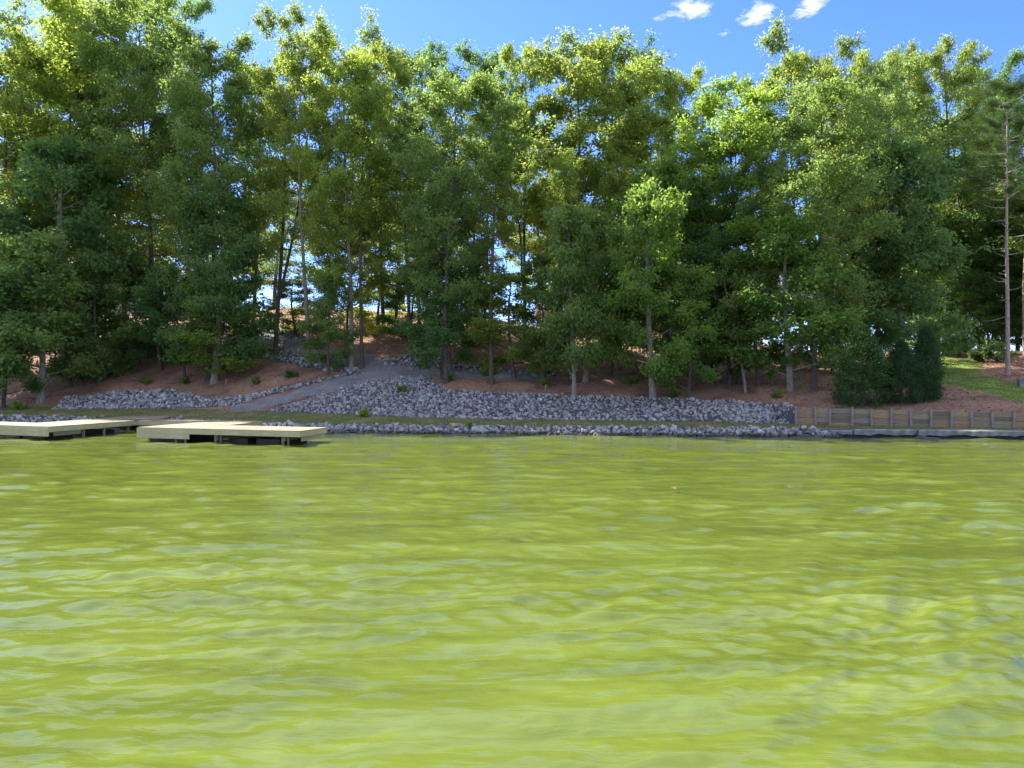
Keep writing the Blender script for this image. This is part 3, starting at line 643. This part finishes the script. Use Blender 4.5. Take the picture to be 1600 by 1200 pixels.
def tree(proto, x, y, H, R, label, cat='tree', group=None, name='deciduous_tree', col=(1, 1, 1), rz=None, bark=None):
    p = PR[proto]; z = z1(x, y); o = empty(name, (x, y, z-.03), rz if rz is not None else (ntree[0]*2.399) % 6.283); ntree[0] += 1
    s = R/p['R']; o.scale = (s, s, H/p['H'])
    tr_ = link('trunk', p['trunk'], o); cr = link('crown', p['crown'], o); cr.color = (*col, 1)
    if bark: tr_.material_slots[0].link = 'OBJECT'; tr_.material_slots[0].material = MAT[bark]
    tag(o, label, cat, group); return o
G0, G1, G2, G3, G4 = (1, 1, 1), (1.25, 1.12, .9), (.72, .86, 1.0), (1.38, 1.25, .85), (.85, .95, .95)   # species shades
def at(proto, px, py, top, hw, label, col=G0, group=None, d=None, name='deciduous_tree', cat='tree', rz=None, bark=None):
    if d is None: x, y, z = gp(px, py)
    else:
        y = 50.
        for _ in range(6): x = (px-800)/FOC*y; y = float(np.interp(x, CX, COL[:, 1]))+d
    z = z1(x, y); H = (HOR-top)/FOC*y+CAMZ-z; hw *= 1.2 if proto[0] in 'tu' else 1
    return tree(proto, x, y, H, hw/FOC*y, label, cat, group, name, col, rz, bark)
GT = 'tall trees rising over the hillside'
# tall trees that make the skyline, left to right
at('t1', -170, 0, 40, 105, 'tall tree just beyond the left edge of the photo', G1, GT, d=15)
at('t4', 195, 0, 60, 80, 'tall tree behind the low slim tree above the left rock band', G0, GT, d=24)
at('t1', 395, 0, 90, 58, 'tall dark tree left of the black forked trunk', G2, GT, d=22)
at('t0', 60, 0, 150, 80, 'tall dark tree behind the low pale-trunked tree at far left', G2, GT, d=24)
at('t4', -330, 0, 40, 115, 'tall tree well beyond the left edge of the photo', G0, GT, d=14)
at('t0', 20, 0, 42, 95, 'tall tree at the far left edge whose top is lower than its neighbour', G1, GT, d=15)
at('t4', 150, 0, -22, 112, 'tallest tree on the left, its leafy top running out of the frame', G3, GT, d=17)
at('t1', 85, 0, 12, 80, 'tall olive tree behind the low pale-trunked tree at far left', G1, GT, d=22)
at('t0', 235, 0, 0, 85, 'tall tree right of the tallest one on the left, above the leaning trunk', G0, GT, d=16)
at('t2', 300, 0, -5, 62, 'tall dark narrow tree poking into the frame top above the grey shed roof', G2, GT, d=22)
at('t1', 325, 592, 38, 78, 'tall dense tree over the left rock band with low leafy skirt', G0, GT)
at('t2', 430, 556, 27, 72, 'tall tree with a black forked trunk beside the climbing path', G1, GT, rz=.2)
at('t6', 483, 570, 60, 60, 'slender airy tree with a pale straight trunk right of the forked one', G1, GT, bark='pale_bark')
at('t1', 549, 577, 58, 70, 'yellow-green tree with a pale trunk, left one of a close pair', G3, GT, bark='pale_bark')
at('t6', 566, 575, 78, 50, 'thin tree, right one of the close pair beside the path bend', G3, GT)
at('t0', 600, 0, 55, 62, 'tall rounded tree behind the close pair by the path bend', G1, GT, d=22)
at('t4', 655, 0, 68, 52, 'narrow green tree whose small round top stands alone in the skyline', G2, GT, d=24)
at('t0', 697, 598, 108, 78, 'tree with a dark trunk standing at the top of the broad riprap bank', G0, GT)
at('t5', 748, 0, 86, 66, 'tall tree with a dark round top left of the skyline dip', G2, GT, d=23)
at('t6', 768, 600, 118, 62, 'thin dark straight tree beside the end of the level path', G0, GT)
at('t2', 820, 0, 90, 55, 'tall yellow-green tree with a small tuft top at mid photo', G3, GT, d=20)
at('t3', 885, 0, 72, 78, 'tall tree with large drooping leaf masses, left half of the big central crown', G1, GT, d=17)
at('t3', 965, 0, 73, 82, 'tall tree with large drooping leaves, right half of the big central crown', G1, GT, d=18)
at('t0', 1015, 512, 90, 60, 'tall tree with a grey trunk showing above the thick-based tree', G2, GT)
at('t4', 1070, 0, 104, 46, 'tall tree with sunlit yellow top just left of the sky notch', G3, GT, d=23)
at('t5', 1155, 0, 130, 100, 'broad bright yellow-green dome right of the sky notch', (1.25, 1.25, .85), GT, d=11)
at('t1', 1252, 0, 60, 68, 'tall tree with the pointed top highest on the right half', G1, GT, d=20)
at('t0', 1272, 611, 135, 85, 'thick-trunked tree left of the dark evergreen shrubs', G0, GT)
at('t3', 1325, 0, 78, 45, 'tall tree with a narrow spire top, middle of the right skyline', G1, GT, d=13)
at('t4', 1372, 0, 92, 46, 'tall tree with a narrow top right of the spire', G0, GT, d=14)
at('t5', 1418, 0, 76, 56, 'tall tree with a high top behind the evergreen shrubs', G1, GT, d=31)
at('t0', 1390, 545, 130, 85, 'tall tree whose pale lower trunk shows above the evergreen shrubs', G0, GT, bark='pale_bark')
at('t5', 1475, 0, 70, 66, 'tall wide tree above the left end of the lawn', G1, GT, d=31)
at('t1', 1535, 0, 92, 62, 'last tall leafy tree before the pines on the right', G2, GT, d=37)
at('t0', 1505, 0, 190, 68, 'dark leafy tree behind the far edge of the lawn', G2, GT, d=34)
at('t4', 1760, 0, 90, 110, 'tall tree just beyond the right edge of the photo', G0, GT, d=25)
at('t1', 1900, 0, 90, 110, 'tall tree well beyond the right edge of the photo', G0, GT, d=22)
# mid-height trees
GM = 'mid-height trees between the tall ones'
at('u3', 105, 0, 235, 95, 'mid-height dark tree filling the left above the pale trunk', G2, GM, d=12)
at('u3', 335, 0, 300, 66, 'mid-height dark tree whose leaves hide the shed roof edge', G2, GM, d=11)
at('t0', 640, 548, 190, 62, 'mid-height tree on a thin trunk above the level path', G0, GM)
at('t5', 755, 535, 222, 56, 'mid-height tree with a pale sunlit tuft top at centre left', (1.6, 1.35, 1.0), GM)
at('t6', 893, 0, 236, 34, 'mid-height tree with a small bright round top at centre', G3, GM, d=13)
at('t6', 958, 0, 240, 34, 'mid-height tree with a small lit top right of the bright round one', G3, GM, d=14)
at('u3', 915, 596, 330, 55, 'mid-height slim tree beside the flared pale trunk', G0, GM)
at('u3', 1045, 0, 262, 78, 'mid-height tree with fresh green foliage right of centre', (1.1, 1.15, .8), GM, d=12)
at('t4', 1140, 602, 200, 62, 'mid-height dark tree on a slim trunk left of the leaning trunk', G2, GM)
at('u3', 1330, 0, 250, 78, 'mid-height dark tree left above the evergreen shrubs', G2, GM, d=14)
at('u3', 1410, 0, 235, 84, 'mid-height dark tree right above the evergreen shrubs', G2, GM, d=14)
# low trees in front with leaves down to the ground
GU = 'low trees along the foot of the hill'
at('u0', 64, 629, 372, 88, 'low spreading tree with a pale grey trunk at far left', G0, GU)
at('u1', 5, 638, 440, 60, 'low tree cut by the left edge of the photo', G2, GU)
at('u1', 155, 600, 400, 52, 'low slim tree right of the spreading pale-trunked one', G0, GU)
at('u2', 290, 592, 420, 44, 'low tree with a leaning bare trunk above the left rock band', G2, GU, rz=3.3)
at('u1', 340, 596, 440, 62, 'low leafy tree next to the leaning trunk, leaves reaching down to its base', (1.15, 1.15, .8), GU)
at('u1', 513, 586, 430, 42, 'low slim tree standing beside the rising gravel path', G0, GU)
at('u1', 690, 590, 400, 55, 'low dark tree at the left top corner of the broad riprap bank', G2, GU)
at('u1', 803, 590, 430, 62, 'low tree with loose sunlit leaves and thin trunk at mid photo', G1, GU)
at('u0', 897, 618, 330, 60, 'low tree with a flared pale trunk at the riprap top, right of mid photo', G0, GU)
at('u3', 1020, 621, 300, 64, 'low tree with the thickest pale trunk at the riprap top', (1.05, 1.1, .85), GU)
at('u2', 1165, 613, 400, 52, 'low tree with a curved leaning trunk right of the thick pale one', G0, GU, bark='pale_bark', rz=2.6)
at('u0', 1235, 0, 350, 88, 'low bushy tree drooping over the hill left of the retaining wall', (.95, 1.05, .85), GU, d=8)
at('u1', 1120, 0, 420, 48, 'low dark tree between the slim and thick trunks', G2, GU, d=11)
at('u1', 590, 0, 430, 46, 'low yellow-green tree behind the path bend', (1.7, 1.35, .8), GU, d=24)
at('u1', 745, 0, 440, 50, 'low tree on the hill behind the level path', G1, GU, d=20)
at('u2', 960, 0, 430, 48, 'low tree on the hill in front of the iron fence', G0, GU, d=17)
at('u1', 1300, 0, 420, 52, 'low dark tree behind the thick trunk left of the evergreens', G2, GU, d=13)
at('u1', 215, 0, 420, 60, 'low dark tree on the shaded hill above the left rock band', G2, GU, d=15)
for px, d_, tp_, hw_, pr_, lb_, co_ in (
    (250, 13, 440, 50, 'u1', 'low tree between the left rock band and the shed roof', G2), (372, 12, 455, 46, 'u2', 'low tree left of the foot of the climbing path', G0),
    (462, 20, 440, 44, 'u1', 'low tree above the climbing path, left of the pale straight trunk', G1), (640, 19, 420, 44, 'u1', 'low dark tree hanging over the level path', G2),
    (850, 11, 400, 46, 'u1', 'low tree whose leaves hang above the stake at mid photo', G0), (955, 12, 430, 46, 'u2', 'low tree between the flared pale trunk and the thickest one', G2),
    (1075, 7.5, 420, 54, 'u1', 'low leafy tree right beside the thickest pale trunk', (1.05, 1.1, .85)), (1185, 9, 400, 52, 'u1', 'low tree just right of the curved leaning trunk', G0),
    (1105, 12, 330, 60, 'u3', 'mid-sized tree filling behind the curved leaning trunk', G2), (700, 13, 300, 56, 'u3', 'mid-sized dark tree above the corner of the riprap bank', G2),
    (110, 10, 450, 60, 'u1', 'low tree right beside the spreading pale-trunked one', G2), (30, 12, 330, 70, 'u3', 'mid-sized tree at far left behind the low ones', G0),
    (540, 16, 300, 46, 't4', 'mid-sized tree behind the rising gravel path', G1)):
    at(pr_, px, 0, tp_, hw_, lb_, co_, GU, d=d_)
# slender trunks and lit woods behind the crest
GB = 'background trees beyond the hill crest'
rb_ = random.Random(9)
BL = {-135: 'far left, beyond the photo edge', -40: 'just outside the left photo edge', 55: 'far left, behind the low spreading tree', 150: 'behind the pale house gap at left',
      245: 'just left of the shed', 340: 'just right of the shed', 435: 'behind the black forked trunk', 530: 'behind the close pair of pale trunks', 625: 'behind the level path',
      720: 'left of the low sky gap', 850: 'right of the low sky gap', 910: 'behind the left end of the tan house', 1005: 'behind the right end of the tan house',
      1100: 'behind the curved leaning trunk', 1195: 'left of the thick dark trunk', 1290: 'right of the thick dark trunk', 1385: 'behind the pale trunk above the evergreens',
      1480: 'behind the left end of the lawn', 1575: 'behind the bare pine', 1670: 'just outside the right photo edge', 1765: 'far right, beyond the photo edge'}
for k, (px, w_) in enumerate(BL.items()):
    y = rb_.uniform(86, 108); x = (px+rb_.uniform(-15, 15)-800)/FOC*y; H = rb_.uniform(14, 20) if px < 1400 else rb_.uniform(17, 22)
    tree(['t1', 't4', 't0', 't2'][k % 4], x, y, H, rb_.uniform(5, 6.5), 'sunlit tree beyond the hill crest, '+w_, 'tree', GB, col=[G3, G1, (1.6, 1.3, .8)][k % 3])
for k, (px, d_, w_) in enumerate([(140, 20, 'above the left rock band'), (368, 22, 'left of the forked black trunk'), (618, 24, 'above the level path'), (880, 21, 'left of the iron fence'),
                                  (990, 22, 'beside the iron fence'), (1180, 21, 'behind the leaning trunk')]):
    at('t6', px, 0, rb_.uniform(150, 240), rb_.uniform(42, 58), 'slender bare-stemmed tree high on the hill, '+w_, [G0, G1, G2][k % 3], 'slender trees on the upper hill', d=d_)
for k, (px, d_, tp_, w_) in enumerate([(1465, 33, 330, 'nearest the evergreen shrubs'), (1510, 36, 300, 'behind the left pale shrub'), (1555, 34, 330, 'behind the right pale shrub'), (1605, 38, 310, 'at the right photo edge'),
        (1650, 33, 320, 'just beyond the right photo edge'), (1530, 44, 260, 'far back between the pale shrubs'), (1590, 47, 280, 'farthest back beside the pine'), (1700, 40, 280, 'well beyond the right photo edge'), (1480, 43, 280, 'far back behind the lawn corner')]):
    at(['t4', 'u3', 't1'][k % 3], px, 0, tp_, 60, 'shaded tree of the dark wood, '+w_, G2, 'trees of the dark wood behind the lawn', d=d_)
for k, (px, d_, w_) in enumerate([(1450, 28, 'right behind the narrow evergreen'), (1500, 31, 'behind the left pale shrub'), (1545, 32, 'left of the bare pine'), (1590, 33, 'right of the bare pine'),
        (1640, 32, 'just out of the frame on the right'), (1690, 31, 'farther out of the frame on the right')]):
    at('u1', px, 0, 440+(k % 3)*12, 42, 'low leafy undergrowth tree, '+w_, G2, 'undergrowth trees behind the lawn', d=d_)
# pines on the right
at('p0', 1575, 584, 150, 52, 'pine with a tall bare pale trunk standing in the straw beside the lawn', (1.3, 1.2, 1), name='pine_tree', cat='pine tree', group='pines at the right edge')
at('p0', 1604, 0, 118, 80, 'pine with a reddish trunk cut by the right edge of the photo', G1, name='pine_tree', cat='pine tree', group='pines at the right edge', d=24)
# evergreen shrubs by the retaining wall
GS = 'evergreen shrubs above the retaining wall'
at('c0', 1347, 634, 515, 56, 'widest dark evergreen shrub, left one above the retaining wall', G0, GS, name='evergreen_shrub', cat='shrub')
at('c0', 1408, 630, 535, 44, 'middle dark evergreen shrub above the retaining wall', G2, GS, name='evergreen_shrub', cat='shrub')
at('c1', 1447, 626, 512, 32, 'narrowest dark evergreen shrub at the left edge of the lawn', G2, GS, name='evergreen_shrub', cat='shrub')
# pale big-leaved shrubs at the lawn edge
def big_shrub(px, py, h, w, label, seed):
    x, y, z = gp(px, py); r = np.random.default_rng(seed); mb = MB(); c_ = []
    for k in range(16):
        a = r.uniform(0, 6.28); L = r.uniform(.5, 1)*h; p2 = curve((0, 0, 0), a, r.uniform(.6, 1.4), L, r, 3, .1); mb.tube(p2, [.02, .016, .012, .008], 4, cap=False); c_.append(p2[3]); c_.append(p2[2]*np.array([w/h*1.4, w/h*1.4, 1]))
    c_ = np.array(c_); V, F, T = leaves(c_, np.full(len(c_), .28), np.full(len(c_), 26), .34, .16, r, .5, .1, .9)
    o = empty('broadleaf_shrub', (x, y, z)); tag(o, label, 'shrub', 'pale shrubs at the far edge of the lawn')
    mb.build('stems', MAT['bark'], o); link('foliage', mesh_np('foliage', V, F, MAT['pale_leaf'], tint=T), o)
big_shrub(1497, 559, 1.5, 1.4, 'pale large-leaved shrub at the far edge of the lawn, left one', 1)
big_shrub(1560, 566, 1.6, 1.3, 'pale large-leaved shrub right beside the bare pine trunk', 2)
big_shrub(1527, 563, .7, .7, 'smallest pale shrub at the far edge of the lawn, between two larger ones', 3)
# small saplings and weeds
def weed(px, py, h, label, col=(1, 1, 1), seed=1, n=700, group=None):
    x, y, z = gp(px, py); r = np.random.default_rng(seed); mb = MB(); c_ = []
    for k in range(9):
        p2 = curve((0, 0, 0), r.uniform(0, 6.28), r.uniform(.3, 1.3), h*r.uniform(.5, 1), r, 3, .1); mb.tube(p2, [.012, .01, .008, .005], 3, cap=False); c_.append(p2[3]); c_.append(p2[2])
    c_ = np.array(c_); V, F, T = leaves(c_, np.full(len(c_), h*.26), np.full(len(c_), n//18), .12, .08, r, .6, .1, .5)
    o = empty('weed_clump', (x, y, z)); tag(o, label, 'weeds', group); mb.build('stems', MAT['bark'], o)
    f_ = link('foliage', mesh_np('foliage', V, F, MAT['leaf'], tint=T), o); f_.color = (*col, 1)
weed(568, 652, .5, 'bright green weeds at the lower left edge of the broad riprap bank', (1.3, 1.3, .8), 1)
weed(630, 615, .6, 'green weeds growing among the rocks high on the broad riprap bank', G0, 2)
weed(735, 668, .3, 'small weeds in the waterline rocks left of mid photo', G1, 3, 300)
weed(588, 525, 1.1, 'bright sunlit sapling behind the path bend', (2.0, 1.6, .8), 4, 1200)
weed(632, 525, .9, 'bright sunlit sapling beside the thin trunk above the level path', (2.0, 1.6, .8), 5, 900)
weed(700, 596, .6, 'dark weeds at the foot of the dark trunk by the riprap corner', G2, 6)
weed(765, 588, .9, 'leafy bush at the end of the level gravel path', (1.3, 1.25, .8), 7, 1200)
weed(30, 640, .6, 'sunlit weeds at the foot of the hill at far left', (1.4, 1.4, .8), 8, 900)
weed(400, 600, .5, 'low green weeds above the left rock band near a wooden stake', G0, 9, 900)
weed(455, 590, .6, 'low dark weeds between the left rock band and the climbing path', G2, 10, 900)
weed(1050, 622, .5, 'dark weeds at the riprap top right of the thickest trunk', G2, 11, 700)
weed(290, 600, .45, 'green tuft at the foot of the leaning trunk', G0, 12, 500)
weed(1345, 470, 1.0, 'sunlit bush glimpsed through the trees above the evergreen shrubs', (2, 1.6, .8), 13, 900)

weed(985, 600, .6, 'small leafy seedling on the litter between the flared and the thickest trunk', G0, 21, 500)
weed(1215, 622, .5, 'small green seedling near the right end of the broad riprap bank', G1, 22, 500)
weed(850, 603, .5, 'small seedling on the straw above the middle of the broad riprap bank', G1, 23, 500)
weed(225, 600, .7, 'small seedling on the shaded litter above the left rock band', G0, 24, 600)
# grass blades and leaf litter
def scatter_cells(mask, n, seed):
    r = np.random.default_rng(seed); idx = np.argwhere(mask & (np.abs(cxm) < 40) & (cym < 75)); 
    A = (GX[idx[:, 0], idx[:, 1]+1]-GX[idx[:, 0], idx[:, 1]])*(GY[idx[:, 0]+1, idx[:, 1]]-GY[idx[:, 0], idx[:, 1]]); A = np.abs(A); s = r.choice(len(idx), n, p=A/A.sum())
    i, j = idx[s, 0], idx[s, 1]; a, b = r.random(n), r.random(n); X = GX[i, j]+(GX[i, j+1]-GX[i, j])*a; Y = GY[i, j]+(GY[i+1, j]-GY[i, j])*b
    return X, Y, zat(X, Y), r
def blades(mask, n, h, name, label, seed, mat='grassblade'):
    X, Y, Zb, r = scatter_cells(mask, n, seed); a = r.uniform(0, 6.28, n); w = .014; hh = h*r.uniform(.5, 1.4, n)
    lx, ly = r.normal(0, .35, n)*hh, r.normal(0, .35, n)*hh
    P0 = np.stack([X-np.cos(a)*w, Y-np.sin(a)*w, Zb-.01], -1); P1 = np.stack([X+np.cos(a)*w, Y+np.sin(a)*w, Zb-.01], -1); P2 = np.stack([X+lx, Y+ly, Zb+hh], -1)
    V = np.stack([P0, P1, P2], 1).reshape(-1, 3); o = link(name, mesh_np(name, V, np.arange(3*n).reshape(n, 3), MAT[mat], tint=np.clip(r.normal(.5, .25, n), 0, 1)))
    tag(o, label, 'grass', kind='stuff')
blades(cls == 1, 60000, .055, 'shore_grass', 'short worn grass on the level strip between the two rock bands', 1)
blades(cls == 5, 30000, .05, 'lawn_grass', 'bright mown grass of the sloping lawn on the right', 2)
X, Y, Zb, r = scatter_cells(cls == 2, 2600, 8); Vs, Fs, T, off = [], [], [], 0
for i in range(len(X)):
    V, F = RP[r.integers(14)]; q = .03+.11*r.random()**2.5; Vs.append(V*q @ rotm(r).T+np.array([X[i], Y[i], Zb[i]+q*.1])); Fs.append(F+off); off += len(V); T.append(np.full(len(F), r.uniform(.2, .7)))
o = link('loose_gravel', mesh_np('loose_gravel', np.concatenate(Vs), np.concatenate(Fs), MAT['rock'], tint=np.concatenate(T))); tag(o, 'loose grey stones lying on the gravel path', 'gravel', kind='stuff')
X, Y, Zb, r = scatter_cells((cls == 0) & (cym < 75) , 80000, 3); n = len(X)
P = np.stack([X, Y, Zb+.015+r.random(n)*.03], -1); d1 = r.normal(size=(n, 3)); d1[:, 2] *= .35; d1 /= np.linalg.norm(d1, axis=1)[:, None]; d2 = np.cross(d1, np.array([0, 0, 1.])+r.normal(0, .3, (n, 3)))
l = r.uniform(.05, .15, n)[:, None]; w = l*r.uniform(.25, .7, n)[:, None]
V = np.stack([P-d1*l*.5, P+d2*w*.5, P+d1*l*.5, P-d2*w*.5], 1).reshape(-1, 3)
o = link('leaf_litter', mesh_np('leaf_litter', V, np.arange(4*n).reshape(n, 4), MAT['litter'], tint=r.random(n))); tag(o, 'dry brown leaves and pine straw lying on the hillside under the trees', 'leaf litter', kind='stuff')

# ------------------------------------------------------------------ houses beyond the crest
def house(x, y, w, dp, h, rh, wallm, label, wins, rz=0, over=.5, name='house'):
    z = z1(x, y)-.2; o = empty(name, (x, y, z), rz); tag(o, label, 'shed' if name == 'shed' else 'house')
    MB().box(-w/2, w/2, -dp/2, dp/2, 0, h).build('wall', MAT[wallm], o)
    mb = MB(); a = over; mb.v = [(-w/2-a, -dp/2-a, h+.01), (w/2+a, -dp/2-a, h+.01), (w/2+a, dp/2+a, h+.01), (-w/2-a, dp/2+a, h+.01), (-w/2-a, 0, h+rh), (w/2+a, 0, h+rh)]
    mb.f = [(0, 1, 5, 4), (2, 3, 4, 5), (0, 4, 3), (1, 2, 5), (0, 3, 2, 1)]; mb.build('roof', MAT['roof'], o)
    MB().box(-w/2-a, w/2+a, -dp/2-a-.04, -dp/2-a-.005, h-.13, h+.07).build('gutter', MAT['trim'], o)
    for (wx_, wz, ww, wh) in wins:
        f = MB(); y0 = -dp/2-.05
        f.box(wx_-ww/2, wx_+ww/2, y0, y0+.048, wz, wz+.07).box(wx_-ww/2, wx_+ww/2, y0, y0+.048, wz+wh-.07, wz+wh)
        f.box(wx_-ww/2, wx_-ww/2+.07, y0, y0+.048, wz+.071, wz+wh-.071).box(wx_+ww/2-.07, wx_+ww/2, y0, y0+.048, wz+.071, wz+wh-.071).box(wx_-.025, wx_+.025, y0, y0+.048, wz+.071, wz+wh-.071)
        fo = f.build('window', MAT['trim'], o); MB().box(wx_-ww/2+.071, wx_+ww/2-.071, y0+.02, y0+.044, wz+.072, wz+wh-.072).build('pane', MAT['glass'], fo)
    return o
house(-49, 86, 15, 9, 5.2, 2.4, 'siding', 'pale house glimpsed through the trees on the upper left', [(-5, .9, 1.4, 1.5), (-1.5, .9, 1.4, 1.5), (2, .9, 1.4, 1.5), (5.2, .9, 1.4, 1.5), (-4, 3.4, 1.3, 1.3), (0, 3.4, 1.3, 1.3), (4, 3.4, 1.3, 1.3)])
house(11, 82, 16, 9, 3.0, 2.2, 'wall', 'tan house glimpsed through the trees right of mid photo', [(-5.5, .9, 1.3, 1.4), (-2.5, .9, 1.3, 1.4), (1.5, .9, 1.3, 1.4), (5, .9, 1.3, 1.4)])
house(-33.5, 76.5, 4.2, 3.2, .9, .8, 'siding', 'small shed with a low pinkish-grey roof on the crest at left', [(0, .25, .8, .5)], name='shed')
# iron fence on the crest
fn = empty('iron_fence', (12, 64, z1(12, 64))); tag(fn, 'thin black iron fence on the hill crest in front of the tan house', 'fence')
def fz(x): return x, 64.6-(x-5)*.14
for s_ in range(6):
    a = fz(5+s_*2.5); b_ = fz(5+(s_+1)*2.5); za, zb = z1(*a), z1(*b_)
    MB().box(-.035, .035, -.035, .035, -.2, 1.35).build('post', MAT['metal'], fn).location = Vector((a[0], a[1], za))-fn.location
    for hz in (.2, 1.15):
        MB().bar((0, 0, 0), Vector((b_[0]-a[0], b_[1]-a[1], zb-za)), .03, .03).build('rail', MAT['metal'], fn).location = Vector((a[0], a[1]-.04, za+hz))-fn.location
    if s_ == 0: pk = MB().box(-.011, .011, -.011, .011, 0, 1.2).mesh('picket', MAT['metal'])
    for k in range(1, 10):
        t_ = k/10; link('picket', pk, fn).location = Vector((a[0]+(b_[0]-a[0])*t_, a[1]+(b_[1]-a[1])*t_+.0, za+(zb-za)*t_+.1))-fn.location
# railing of the left house's deck
rl = empty('deck_railing', (-47.5, 81, z1(-47.5, 81))); tag(rl, 'dark wooden railing in front of the pale house on the upper left', 'railing')
for k in range(5): MB().box(-.06, .06, -.06, .06, -.1, 1.3).build('post', MAT['post'], rl).location = (-4+k*2, 0, 0)
for hz in (.35, .75, 1.15): MB().box(-4.3, 4.3, -.11, -.065, hz, hz+.1).build('rail', MAT['post'], rl)

# ------------------------------------------------------------------ small things
x, y, z = gp(1467, 621); o = empty('marker_post', (x, y, z)); tag(o, 'short grey wooden marker post beside the narrow evergreen shrub', 'post')
MB().box(-.08, .08, -.07, .07, -.2, .72).build('post_shaft', MAT['post'], o); MB().box(-.095, .095, -.085, .085, .721, .76).build('post_cap', MAT['post'], o)
x, y, z = gp(1596, 604); o = empty('yard_box', (x, y, z)); tag(o, 'small grey utility box at the right edge beside the lawn', 'box')
MB().box(-.18, .18, -.14, .14, -.1, .42).build('box_body', MAT['concrete'], o); MB().box(-.2, .2, -.16, .16, .421, .46).build('lid', MAT['concrete'], o)
for px, py, lbl in ((353, 601, 'small pale wooden stake in the soil above the left rock band'), (852, 611, 'small pale wooden stake in the straw above the broad riprap bank')):
    x, y, z = gp(px, py); o = MB().box(-.025, .025, -.02, .02, -.15, .42).build('wooden_stake', MAT['fascia']); o.location = (x, y, z); o.rotation_euler = (.05, .08, .3); tag(o, lbl, 'stake')
# curled leaf afloat
Y_ = CAMZ*FOC/(767-HOR); X_ = (1052-800)/FOC*Y_; mb = MB()
for i in range(7):
    t_ = i/6; w_ = .045*math.sin(math.pi*min(.98, max(.03, t_)))+.003
    mb.v += [(-.07+.14*t_, -w_, .02+.02*abs(t_-.5)*2+.018), (-.07+.14*t_, 0, .012+.02*abs(t_-.5)), (-.07+.14*t_, w_, .02+.02*abs(t_-.5)*2+.03)]
for i in range(6):
    for k in (0, 1): mb.f.append((i*3+k, (i+1)*3+k, (i+1)*3+k+1, i*3+k+1))
o = mb.build('floating_leaf', MAT['dryleaf']); o.location = (X_, Y_, .03); o.rotation_euler = (.3, 0, .5); tag(o, 'small yellow dry leaf floating on the green water', 'leaf')
# fallen sticks on the shore
for i, (px, py, L) in enumerate(((1300, 637, 1.3), (1440, 667, 1.0))):
    x, y, z = gp(px, py); o = MB().tube([(0, 0, .05), (L*.4, .08, .07), (L, .0, .04)], [.03, .025, .012], 6).build('fallen_branch', MAT['pale_bark']); o.location = (x, y, z)
    tag(o, ['bare pale branch lying above the left end of the retaining wall', 'bare pale branch lying on the grass behind the seawall'][i], 'branch')
